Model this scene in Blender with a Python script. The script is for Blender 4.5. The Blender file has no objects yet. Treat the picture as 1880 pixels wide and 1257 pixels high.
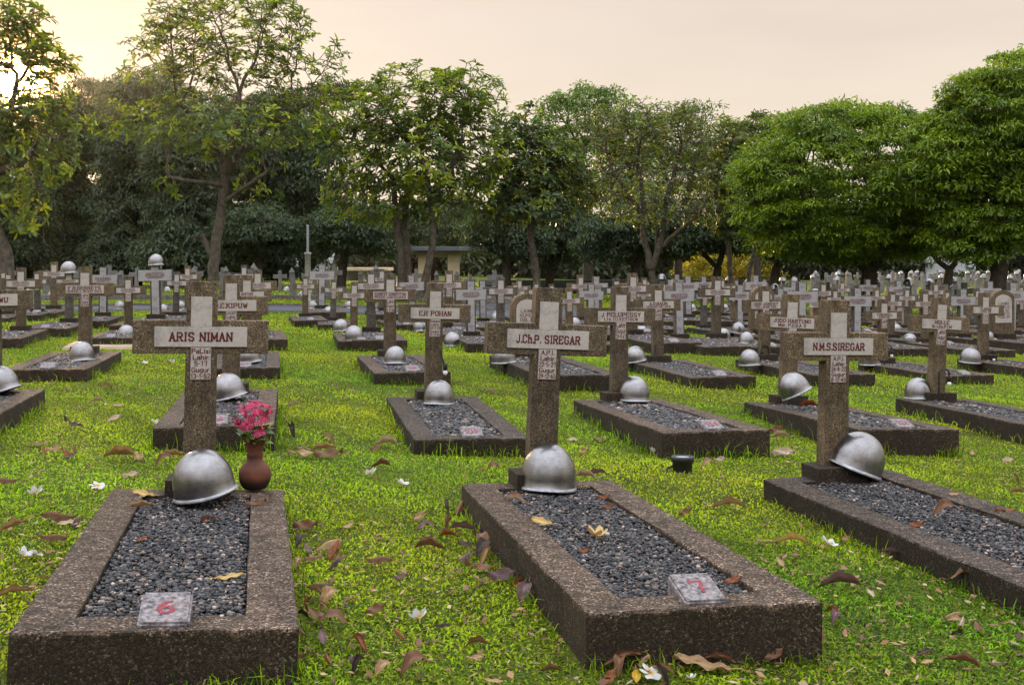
import bpy, bmesh, math, random
import numpy as np
from mathutils import Vector, Matrix, Euler

rng = np.random.default_rng(7)
random.seed(7)
R = math.radians
C = bpy.context.scene.collection
sc = bpy.context.scene

# ------------------------------------------------------------------ camera
F, YH, CAMZ = 2147.0, 486.0, 1.12          # focal length in photo pixels, horizon row, eye height (m)
cd = bpy.data.cameras.new('camera')
cam = bpy.data.objects.new('camera', cd); C.objects.link(cam)
cam.location = (0, 0, CAMZ); cam.rotation_euler = (R(90), 0, 0)
cd.sensor_width = 36; cd.lens = F / 1880 * 36
cd.shift_y = (YH - 628.5) / 1880
cd.clip_start = .05; cd.clip_end = 2000
sc.camera = cam

# ------------------------------------------------------------------ sky, sun, exposure
SUN_EL, SUN_AZ = R(8.2), R(-23.3)          # azimuth from +Y, clockwise
sund = Vector((math.sin(SUN_AZ) * math.cos(SUN_EL), math.cos(SUN_AZ) * math.cos(SUN_EL), math.sin(SUN_EL)))
w = bpy.data.worlds.new('World'); sc.world = w; w.use_nodes = True
nt = w.node_tree; nt.nodes.clear()
def wn(t, **k):
    n = nt.nodes.new(t)
    for a, b in k.items(): setattr(n, a, b)
    return n
def wl(a, b): nt.links.new(a, b)
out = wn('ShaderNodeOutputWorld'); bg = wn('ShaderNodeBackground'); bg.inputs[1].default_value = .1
sky = wn('ShaderNodeTexSky', sky_type='NISHITA', sun_disc=False, sun_elevation=SUN_EL, sun_rotation=SUN_AZ,
         air_density=1.0, dust_density=3.0, ozone_density=1.0)
tc = wn('ShaderNodeTexCoord')
nrm = wn('ShaderNodeVectorMath', operation='NORMALIZE'); wl(tc.outputs['Generated'], nrm.inputs[0])
sep = wn('ShaderNodeSeparateXYZ'); wl(nrm.outputs[0], sep.inputs[0])
# thin high haze: pale peach near the horizon, brighter and bluer overhead
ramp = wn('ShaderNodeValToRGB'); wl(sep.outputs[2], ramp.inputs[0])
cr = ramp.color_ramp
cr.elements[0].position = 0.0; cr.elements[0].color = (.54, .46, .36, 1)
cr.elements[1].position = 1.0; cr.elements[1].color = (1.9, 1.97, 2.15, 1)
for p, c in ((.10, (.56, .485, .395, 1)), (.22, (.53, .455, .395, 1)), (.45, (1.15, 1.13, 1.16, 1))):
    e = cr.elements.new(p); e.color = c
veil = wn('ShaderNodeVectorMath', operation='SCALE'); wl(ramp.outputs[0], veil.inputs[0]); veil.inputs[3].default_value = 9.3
nsk = wn('ShaderNodeVectorMath', operation='SCALE'); wl(sky.outputs[0], nsk.inputs[0]); nsk.inputs[3].default_value = .02
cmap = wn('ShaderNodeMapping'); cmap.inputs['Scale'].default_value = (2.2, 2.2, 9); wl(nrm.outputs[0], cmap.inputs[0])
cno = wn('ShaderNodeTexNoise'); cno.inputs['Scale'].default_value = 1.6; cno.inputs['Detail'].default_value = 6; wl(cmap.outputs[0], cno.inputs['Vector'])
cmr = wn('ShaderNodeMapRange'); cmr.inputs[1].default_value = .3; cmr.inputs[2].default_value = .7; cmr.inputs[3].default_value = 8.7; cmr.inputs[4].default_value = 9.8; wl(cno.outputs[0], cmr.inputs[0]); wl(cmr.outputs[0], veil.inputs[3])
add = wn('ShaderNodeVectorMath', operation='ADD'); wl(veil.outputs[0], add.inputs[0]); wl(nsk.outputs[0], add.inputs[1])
dot = wn('ShaderNodeVectorMath', operation='DOT_PRODUCT'); wl(nrm.outputs[0], dot.inputs[0]); dot.inputs[1].default_value = sund
mx = wn('ShaderNodeMath', operation='MAXIMUM'); wl(dot.outputs['Value'], mx.inputs[0]); mx.inputs[1].default_value = 0
last = add.outputs[0]
for power, col in ((9000, (420, 260, 90)), (1500, (20, 6.5, .3)), (140, (.9, .3, .02))):   # aureole of the low sun
    pw = wn('ShaderNodeMath', operation='POWER'); wl(mx.outputs[0], pw.inputs[0]); pw.inputs[1].default_value = power
    s = wn('ShaderNodeVectorMath', operation='SCALE'); s.inputs[0].default_value = col; wl(pw.outputs[0], s.inputs[3])
    a = wn('ShaderNodeVectorMath', operation='ADD'); wl(last, a.inputs[0]); wl(s.outputs[0], a.inputs[1]); last = a.outputs[0]
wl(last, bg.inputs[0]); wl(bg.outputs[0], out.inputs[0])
sl = bpy.data.lights.new('sun', 'SUN'); so = bpy.data.objects.new('sun', sl); C.objects.link(so)
sl.energy = 4.5; sl.angle = R(1.5); sl.color = (1, .66, .33)
so.rotation_euler = (-sund).to_track_quat('-Z', 'Y').to_euler()
sc.view_settings.view_transform = 'Standard'; sc.view_settings.look = 'None'
sc.view_settings.exposure = .78; sc.view_settings.gamma = 1
sc.render.engine = 'CYCLES'
cy = sc.cycles
cy.max_bounces = 6; cy.diffuse_bounces = 3; cy.glossy_bounces = 3; cy.transmission_bounces = 4; cy.transparent_max_bounces = 4
cy.caustics_reflective = cy.caustics_refractive = False
cy.use_denoising = True

# ------------------------------------------------------------------ material helpers
class Mat:
    def __init__(s, name):
        s.m = bpy.data.materials.new(name); s.m.use_nodes = True; s.t = s.m.node_tree; s.t.nodes.clear()
        s.out = s.n('ShaderNodeOutputMaterial')
        s.tc = s.n('ShaderNodeTexCoord')
    def n(s, t, **k):
        n = s.t.nodes.new(t)
        for a, b in k.items(): setattr(n, a, b)
        return n
    def l(s, a, b): s.t.links.new(a, b)
    def coords(s, kind='Object', loc=None):
        return s.tc.outputs[kind]
    def noise(s, scale, detail=3, rough=.5, v=None):
        n = s.n('ShaderNodeTexNoise'); n.inputs['Scale'].default_value = scale; n.inputs['Detail'].default_value = detail
        n.inputs['Roughness'].default_value = rough; s.l(v or s.coords(), n.inputs['Vector']); return n
    def voro(s, scale, feature='F1', v=None):
        n = s.n('ShaderNodeTexVoronoi', feature=feature); n.inputs['Scale'].default_value = scale; s.l(v or s.coords(), n.inputs['Vector']); return n
    def ramp(s, src, stops, interp='LINEAR'):
        n = s.n('ShaderNodeValToRGB'); r = n.color_ramp; r.interpolation = interp
        r.elements[0].position, r.elements[0].color = stops[0][0], (*stops[0][1], 1)
        r.elements[1].position, r.elements[1].color = stops[-1][0], (*stops[-1][1], 1)
        for p, c in stops[1:-1]:
            e = r.elements.new(p); e.color = (*c, 1)
        s.l(src, n.inputs[0]); return n.outputs[0]
    def mix(s, f, a, b, mode='MIX'):
        n = s.n('ShaderNodeMix', data_type='RGBA', blend_type=mode)
        for i, v in ((0, f), (6, a), (7, b)):
            if hasattr(v, 'is_output'): s.l(v, n.inputs[i])
            elif isinstance(v, (int, float)): n.inputs[i].default_value = v
            else: n.inputs[i].default_value = (*v, 1)
        return n.outputs[2]
    def math(s, op, a, b=0):
        n = s.n('ShaderNodeMath', operation=op)
        for i, v in enumerate((a, b)):
            if hasattr(v, 'is_output'): s.l(v, n.inputs[i])
            else: n.inputs[i].default_value = v
        return n.outputs[0]
    def attr(s, name='col'):
        n = s.n('ShaderNodeAttribute', attribute_name=name); return n.outputs['Color']
    def bump(s, h, strength=.5, dist=.005):
        n = s.n('ShaderNodeBump'); n.inputs['Strength'].default_value = strength; n.inputs['Distance'].default_value = dist
        s.l(h, n.inputs['Height']); return n.outputs[0]
    def bsdf(s, col, rough=.8, metal=0, spec=.3, normal=None, surface=True):
        b = s.n('ShaderNodeBsdfPrincipled')
        if hasattr(col, 'is_output'): s.l(col, b.inputs['Base Color'])
        else: b.inputs['Base Color'].default_value = (*col, 1)
        if hasattr(rough, 'is_output'): s.l(rough, b.inputs['Roughness'])
        else: b.inputs['Roughness'].default_value = rough
        b.inputs['Metallic'].default_value = metal; b.inputs['Specular IOR Level'].default_value = spec
        if normal: s.l(normal, b.inputs['Normal'])
        if surface: s.l(b.outputs[0], s.out.inputs[0])
        return b

def foliage_mat(name, trans=.4, rough=.55, spec=.25, tint=(1.5, 1.45, .55)):
    M = Mat(name); c = M.attr()
    b = M.bsdf(c, rough, 0, spec, surface=False)
    t = M.n('ShaderNodeBsdfTranslucent'); M.l(M.mix(1.0, c, tint, 'MULTIPLY'), t.inputs[0])
    mxs = M.n('ShaderNodeMixShader'); mxs.inputs[0].default_value = trans
    M.l(b.outputs[0], mxs.inputs[1]); M.l(t.outputs[0], mxs.inputs[2]); M.l(mxs.outputs[0], M.out.inputs[0])
    return M.m
MATS = {}
MATS['grass'] = foliage_mat('grass_blades', .45, .6, .15)
MATS['leaf'] = foliage_mat('tree_leaves', .32, .42, .4, (1.35, 1.4, .4))
MATS['petal'] = foliage_mat('petals', .3, .6, .2, (1, 1, 1))
MATS['dryleaf'] = foliage_mat('dry_leaves', .2, .6, .25, (1.1, .9, .7))

def aggregate(name, stops, scale=150, algae=.0, top=1.0):
    """Washed granite aggregate: small pebbles set in dark mortar, with weather stains."""
    M = Mat(name)
    v = M.voro(scale); e = M.voro(scale, 'DISTANCE_TO_EDGE')
    big = M.noise(3.5, 5, .6); mid = M.noise(19, 4, .6)
    sx = M.n('ShaderNodeSeparateColor'); M.l(v.outputs['Color'], sx.inputs[0])
    c = M.ramp(sx.outputs[0], stops, 'CONSTANT')
    gap = M.ramp(e.outputs['Distance'], [(0, (0, 0, 0)), (.10, (1, 1, 1))])
    c = M.mix(gap, (.05, .04, .032), c)
    st = M.ramp(big.outputs[0], [(.32, (.55, .52, .48)), (.62, (1.08, 1.05, 1.0))])
    c = M.mix(1.0, c, st, 'MULTIPLY')
    sm = M.ramp(mid.outputs[0], [(.35, (.72, .7, .66)), (.65, (1.1, 1.1, 1.1))])
    c = M.mix(1.0, c, sm, 'MULTIPLY')
    oi = M.n('ShaderNodeObjectInfo'); c = M.mix(1.0, c, M.ramp(oi.outputs['Random'], [(0, (.72, .74, .76)), (.5, (1, .98, .95)), (1, (1.18, 1.12, 1.02))]), 'MULTIPLY')
    mp = M.n('ShaderNodeMapping'); mp.inputs['Scale'].default_value = (16, 16, 1.3); M.l(M.coords(), mp.inputs[0]); rs = M.noise(1.6, 5, .65, mp.outputs[0])
    c = M.mix(M.ramp(rs.outputs[0], [(.50, (0, 0, 0)), (.68, (.62, .62, .62))]), c, (.035, .028, .018))
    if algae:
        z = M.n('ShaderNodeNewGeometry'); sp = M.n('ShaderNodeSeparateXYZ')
        # stone colour darkens below the kerb's top edge, with a noisy boundary
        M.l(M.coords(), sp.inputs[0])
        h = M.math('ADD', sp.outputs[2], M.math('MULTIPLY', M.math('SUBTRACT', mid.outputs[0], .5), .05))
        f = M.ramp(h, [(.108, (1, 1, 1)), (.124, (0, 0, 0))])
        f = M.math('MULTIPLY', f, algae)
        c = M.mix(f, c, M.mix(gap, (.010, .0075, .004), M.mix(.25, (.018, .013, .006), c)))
    hgt = M.math('ADD', M.math('MULTIPLY', e.outputs['Distance'], 1.0), M.math('MULTIPLY', mid.outputs[0], .3))
    M.bsdf(c, .85, 0, .25, M.bump(hgt, .7, .004)); return M.m
MATS['granite'] = aggregate('brown_granite_aggregate', [(0, (.058, .045, .032)), (.12, (.15, .115, .076)), (.42, (.21, .163, .11)), (.62, (.265, .206, .14)), (.82, (.10, .078, .054)), (.93, (.42, .35, .26))], 230)
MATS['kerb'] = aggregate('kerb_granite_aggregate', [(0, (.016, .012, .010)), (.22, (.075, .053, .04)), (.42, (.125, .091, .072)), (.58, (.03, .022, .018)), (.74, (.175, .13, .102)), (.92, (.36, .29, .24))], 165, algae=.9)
MATS['greystone'] = aggregate('grey_granite', [(0, (.05, .05, .05)), (.25, (.14, .135, .13)), (.5, (.22, .21, .2)), (.75, (.1, .1, .095)), (.9, (.32, .31, .3))], 160)

def marble(name, a, b):
    M = Mat(name)
    wv = M.noise(9, 6, .65); fine = M.noise(70, 3)
    c = M.ramp(wv.outputs[0], [(.36, b), (.5, a), (.7, tuple(min(1, x * 1.06) for x in a))])
    c = M.mix(.25, c, M.ramp(fine.outputs[0], [(.35, (.45, .42, .4)), (.6, (.9, .88, .86))]), 'MULTIPLY')
    st = M.noise(26, 5, .7)
    c = M.mix(M.ramp(st.outputs[0], [(.6, (0, 0, 0)), (.8, (.35, .35, .35))]), c, (.30, .26, .2))
    M.bsdf(c, .5, 0, .35); return M.m
MATS['plate'] = marble('weathered_white_marble', (.44, .40, .37), (.29, .27, .262))
MATS['whitestone'] = marble('pale_grey_marble', (.34, .325, .33), (.2, .195, .2))
def plain(name, col, rough=.7, metal=0, var=.25, scale=12, spec=.3):
    M = Mat(name); n = M.noise(scale, 5, .6)
    c = M.mix(1.0, col, M.ramp(n.outputs[0], [(.3, (1 - var,) * 3), (.7, (1 + var * .5,) * 3)]), 'MULTIPLY')
    M.bsdf(c, rough, metal, spec, M.bump(n.outputs[0], .2, .004)); return M.m
MATS['ink'] = plain('dark_red_paint', (.10, .006, .009), .6, var=.35, scale=60)
MATS['redink'] = plain('bright_red_paint', (.24, .03, .045), .6, var=.6, scale=70)
MATS['black'] = plain('black_plastic', (.02, .02, .02), .45)
MATS['bulb'] = plain('milky_bulb_glass', (.75, .75, .72), .2, var=.05)
MATS['postgrey'] = plain('concrete_post', (.19, .18, .172), .85, var=.45)
MATS['steel'] = plain('galvanised_pipe', (.33, .37, .42), .45, metal=.5)
MATS['cream'] = plain('cream_render', (.62, .5, .31), .85, var=.2, scale=2)
MATS['roofgrey'] = plain('grey_roof_slab', (.13, .14, .155), .8, var=.3, scale=2)
MATS['whitewall'] = plain('white_wall_paint', (.5, .52, .57), .8, var=.2, scale=1.2)
MATS['asphalt'] = plain('asphalt', (.065, .07, .08), .75, var=.3, scale=25)
MATS['path'] = plain('concrete_path', (.36, .27, .2), .9, var=.35, scale=4)
MATS['darkwall'] = plain('dark_mossy_wall', (.025, .028, .022), .9, var=.5, scale=3)  # near-black tone, mottled by noise, on both low walls
MATS['bark'] = None
def bark(name, a, b):
    M = Mat(name); n = M.noise(7, 6, .65); n2 = M.noise(30, 4, .6)
    c = M.ramp(n.outputs[0], [(.3, a), (.7, b)])
    c = M.mix(.6, c, M.ramp(n2.outputs[0], [(.3, (.4, .4, .4)), (.65, (1.2, 1.2, 1.15))]), 'MULTIPLY')
    M.bsdf(c, .9, 0, .15, M.bump(n2.outputs[0], .8, .02)); return M.m
MATS['bark'] = bark('grey_bark', (.05, .042, .033), (.17, .145, .115))
MATS['darkbark'] = bark('dark_bark', (.03, .025, .02), (.085, .07, .055))

def helmet_mat():
    M = Mat('brushed_aluminium_paint')
    n = M.noise(14, 5, .65); f = M.noise(140, 2)
    mp = M.n('ShaderNodeMapping'); mp.inputs['Scale'].default_value = (4, 4, 90); M.l(M.coords(), mp.inputs[0])
    br = M.noise(6, 3, .6, mp.outputs[0])
    c = M.ramp(n.outputs[0], [(.28, (.15, .147, .145)), (.5, (.245, .24, .245)), (.75, (.32, .32, .33))])
    c = M.mix(.35, c, M.ramp(br.outputs[0], [(.35, (.55, .54, .52)), (.65, (1.1, 1.1, 1.1))]), 'MULTIPLY')
    sp = M.ramp(f.outputs[0], [(.22, (1, 1, 1)), (.3, (0, 0, 0))])
    c = M.mix(sp, c, (.06, .045, .035))
    oi = M.n('ShaderNodeObjectInfo'); ru = M.noise(5.5, 6, .7)
    rv = M.math('ADD', ru.outputs[0], M.math('MULTIPLY', M.math('SUBTRACT', oi.outputs['Random'], .5), .22))
    c = M.mix(M.ramp(rv, [(.60, (0, 0, 0)), (.74, (.55, .55, .55))]), c, (.11, .08, .055))
    rg = M.math('ADD', M.math('MULTIPLY', n.outputs[0], .22), .2)
    M.bsdf(c, rg, .95, .5, M.bump(br.outputs[0], .06, .002)); return M.m
MATS['helmet'] = helmet_mat()
MATS['helmetrim'] = plain('worn_pale_rim', (.36, .37, .4), .45, metal=.5, var=.5, scale=30)
M = Mat('gravel_stones'); M.bsdf(M.attr(), .6, 0, .4); MATS['gravel'] = M.m
M = Mat('gravel_bed_soil'); n = M.noise(60, 4); M.bsdf(M.ramp(n.outputs[0], [(.3, (.012, .012, .013)), (.7, (.05, .047, .045))]), .9); MATS['soil'] = M.m
M = Mat('terracotta'); n = M.noise(5, 5, .6); z = M.n('ShaderNodeSeparateXYZ'); M.l(M.coords(), z.inputs[0])
c = M.ramp(n.outputs[0], [(.35, (.05, .02, .013)), (.6, (.16, .05, .025))])
c = M.mix(M.ramp(M.math('ADD', z.outputs[2], M.math('MULTIPLY', n.outputs[0], .05)), [(.06, (1, 1, 1)), (.085, (0, 0, 0))]), c, (.025, .014, .01))
M.bsdf(c, .65, 0, .3); MATS['terracotta'] = M.m
M = Mat('white_speckled_number_stone'); n = M.noise(48, 5, .75); n2 = M.noise(12, 3)
c = M.ramp(n.outputs[0], [(.36, (.04, .034, .034)), (.5, (.165, .148, .15)), (.66, (.30, .285, .295))])
c = M.mix(M.ramp(n2.outputs[0], [(.55, (0, 0, 0)), (.75, (.5, .5, .5))]), c, (.3, .2, .19)); M.bsdf(c, .85); MATS['numstone'] = M.m

# ------------------------------------------------------------------ object helpers
def mesh_np(name, V, faces, mat=None, col=None, smooth=False):
    """V (n,3); faces: list of (m,k) index arrays."""
    me = bpy.data.meshes.new(name)
    V = np.asarray(V, np.float32)
    me.vertices.add(len(V)); me.vertices.foreach_set('co', V.ravel())
    li = np.concatenate([np.asarray(f, np.int32).ravel() for f in faces])
    ln = np.concatenate([np.full(len(f), np.asarray(f).shape[1], np.int32) for f in faces])
    st = np.concatenate([[0], np.cumsum(ln)[:-1]]).astype(np.int32)
    me.loops.add(len(li)); me.loops.foreach_set('vertex_index', li)
    me.polygons.add(len(ln)); me.polygons.foreach_set('loop_start', st); me.polygons.foreach_set('loop_total', ln)
    if smooth: me.polygons.foreach_set('use_smooth', np.ones(len(ln), bool))
    if col is not None:
        a = me.color_attributes.new('col', 'FLOAT_COLOR', 'POINT')
        cc = np.ones((len(V), 4), np.float32); cc[:, :3] = col; a.data.foreach_set('color', cc.ravel())
    me.update(calc_edges=True); me.validate()
    if mat: me.materials.append(MATS[mat] if isinstance(mat, str) else mat)
    return me
def obj(name, me, parent=None, loc=None, rot=None, scale=None):
    o = bpy.data.objects.new(name, me); C.objects.link(o)
    if parent: o.parent = parent
    if loc is not None: o.location = loc
    if rot is not None: o.rotation_euler = rot
    if scale is not None: o.scale = (scale,) * 3 if np.isscalar(scale) else scale
    return o
def tag(o, label=None, cat=None, group=None, kind=None):
    if label: o['label'] = label
    if cat: o['category'] = cat
    if group: o['group'] = group
    if kind: o['kind'] = kind
    return o
def bm_mesh(name, bm, mat, smooth=False):
    me = bpy.data.meshes.new(name); bm.normal_update(); bm.to_mesh(me); bm.free()
    if mat: me.materials.append(MATS[mat])
    if smooth:
        for p in me.polygons: p.use_smooth = True
    return me
def bm_box(bm, c, s, bev=0):
    r = bmesh.ops.create_cube(bm, size=1, matrix=Matrix.Translation(c) @ Matrix.Diagonal((*s, 1)))
    if bev:
        es = list({e for v in r['verts'] for e in v.link_edges})
        bmesh.ops.bevel(bm, geom=es, offset=bev, segments=2, affect='EDGES', profile=.6)
def bm_prism(bm, pts, y0, y1, bev=0):
    """Polygon given in (x,z), extruded from y0 to y1."""
    a = [bm.verts.new((x, y0, z)) for x, z in pts]; b = [bm.verts.new((x, y1, z)) for x, z in pts]
    n = len(pts); fs = [bm.faces.new(a), bm.faces.new(b[::-1])]
    for i in range(n): fs.append(bm.faces.new((a[i], b[i], b[(i + 1) % n], a[(i + 1) % n])))
    bmesh.ops.recalc_face_normals(bm, faces=fs)
    if bev:
        es = list({e for f in fs for e in f.edges})
        bmesh.ops.bevel(bm, geom=es, offset=bev, segments=2, affect='EDGES', profile=.6)
def lathe(name, prof, mat, n=28, closed_top=False, sx=1, sy=1):
    a = np.linspace(0, 2 * np.pi, n, endpoint=False); V = []; Fc = []
    for r, z in prof: V += [(r * math.cos(t) * sx, r * math.sin(t) * sy, z) for t in a]
    m = len(prof)
    for i in range(m - 1):
        for j in range(n): Fc.append((i * n + j, i * n + (j + 1) % n, (i + 1) * n + (j + 1) % n, (i + 1) * n + j))
    return mesh_np(name, V, [np.array(Fc)], mat, smooth=True)
def tube_np(P, rad, n=6):
    """Tube along polyline P (k,3) with radii; returns V, quads."""
    P = np.asarray(P, float); k = len(P); V = []; Fq = []
    T = np.gradient(P, axis=0); T /= np.linalg.norm(T, axis=1)[:, None] + 1e-9
    up = np.array([0, 0, 1.]) if abs(T[0][2]) < .9 else np.array([1., 0, 0])
    for i in range(k):
        s = np.cross(T[i], up); s /= np.linalg.norm(s) + 1e-9; u = np.cross(s, T[i])
        for j in range(n):
            t = 2 * np.pi * j / n; V.append(P[i] + rad[i] * (math.cos(t) * s + math.sin(t) * u))
    for i in range(k - 1):
        for j in range(n): Fq.append((i * n + j, i * n + (j + 1) % n, (i + 1) * n + (j + 1) % n, (i + 1) * n + j))
    return np.array(V), np.array(Fq)
class Acc:
    def __init__(s): s.V = []; s.F = {}; s.c = []; s.n = 0
    def add(s, V, Fq, col=None):
        V = np.asarray(V, np.float32); Fq = np.asarray(Fq)
        s.V.append(V); s.F.setdefault(Fq.shape[1], []).append(Fq + s.n)
        if col is not None: s.c.append(np.broadcast_to(np.asarray(col, np.float32), (len(V), 3)))
        s.n += len(V)
    def mesh(s, name, mat, smooth=False):
        return mesh_np(name, np.concatenate(s.V), [np.concatenate(f) for f in s.F.values()], mat, np.concatenate(s.c) if s.c else None, smooth)

# ------------------------------------------------------------------ graves: where each one stands
TH = R(11.55)                                # the rows are turned a little against the view
W_, L_, KH = .72, 2.13, .125
# slab back centre x, y, slab top height above the eye, yaw, roll, pitch, cross lean
FIT = {'a': (-1.368, 5.095, -.978, .010, .049, .017, -.032), 'b': (.117, 5.450, -1.011, .009, .014, .012, .031),
       'c': (1.641, 6.073, -1.086, .02, -.029, 0, .046), 'd': (-.639, 9.303, -1.049, -.015, .012, -.01, .009),
       'e': (.846, 9.454, -1.085, .009, 0, .018, .016), 'f': (2.296, 9.848, -1.156, -.046, .021, .032, .03),
       'g': (3.761, 10.48, -1.196, .013, .03, .002, .022)}
def base_z(x, y):
    return -.03 - .22 * np.tanh(np.asarray(x) / 6.0) - .003 * (np.clip(np.asarray(y), 4, 40) - 5)
ctrl = [(v[0] + .2, v[1] - 1.0, v[2] + CAMZ - KH - base_z(v[0] + .2, v[1] - 1.0)) for v in FIT.values()]
ctrl += [(-2.15 + .2, 7.95, .012 - base_z(-1.95, 7.95)), (-3.83 + .2, 7.65, .07 - base_z(-3.6, 7.65)), (-4.4, 11.5, .07 - base_z(-4.4, 11.5))]
def gz(x, y):
    x = np.asarray(x, float); y = np.asarray(y, float)
    num = 0; den = .25
    for cx_, cy_, r_ in ctrl:
        w_ = np.exp(-((x - cx_) ** 2 + (y - cy_) ** 2) / (2 * 1.1 ** 2)); num = num + w_ * r_; den = den + w_
    und = .012 * np.sin(x * 1.7 + y * .6) + .01 * np.sin(y * 2.3 - x * .8)
    return base_z(x, y) + num / den + und * np.clip((y - 2) / 6, 0.2, 1)
def at(px, py, zoff=0.0):
    """Point of the terrain (plus zoff) that stands at this place of the survey photo."""
    dx, dz = (px - 940) / F, -(py - YH) / F
    lo, hi = 1.0, 120.0
    t = 1.0; prev = 1.0
    while t < 120:
        if CAMZ + dz * t < float(gz(dx * t, t)) + zoff: break
        prev = t; t *= 1.03
    lo, hi = prev, t
    for _ in range(30):
        m = (lo + hi) / 2
        if CAMZ + dz * m < float(gz(dx * m, m)) + zoff: hi = m
        else: lo = m
    return np.array([dx * hi, hi, float(gz(dx * hi, hi)) + zoff])

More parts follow.
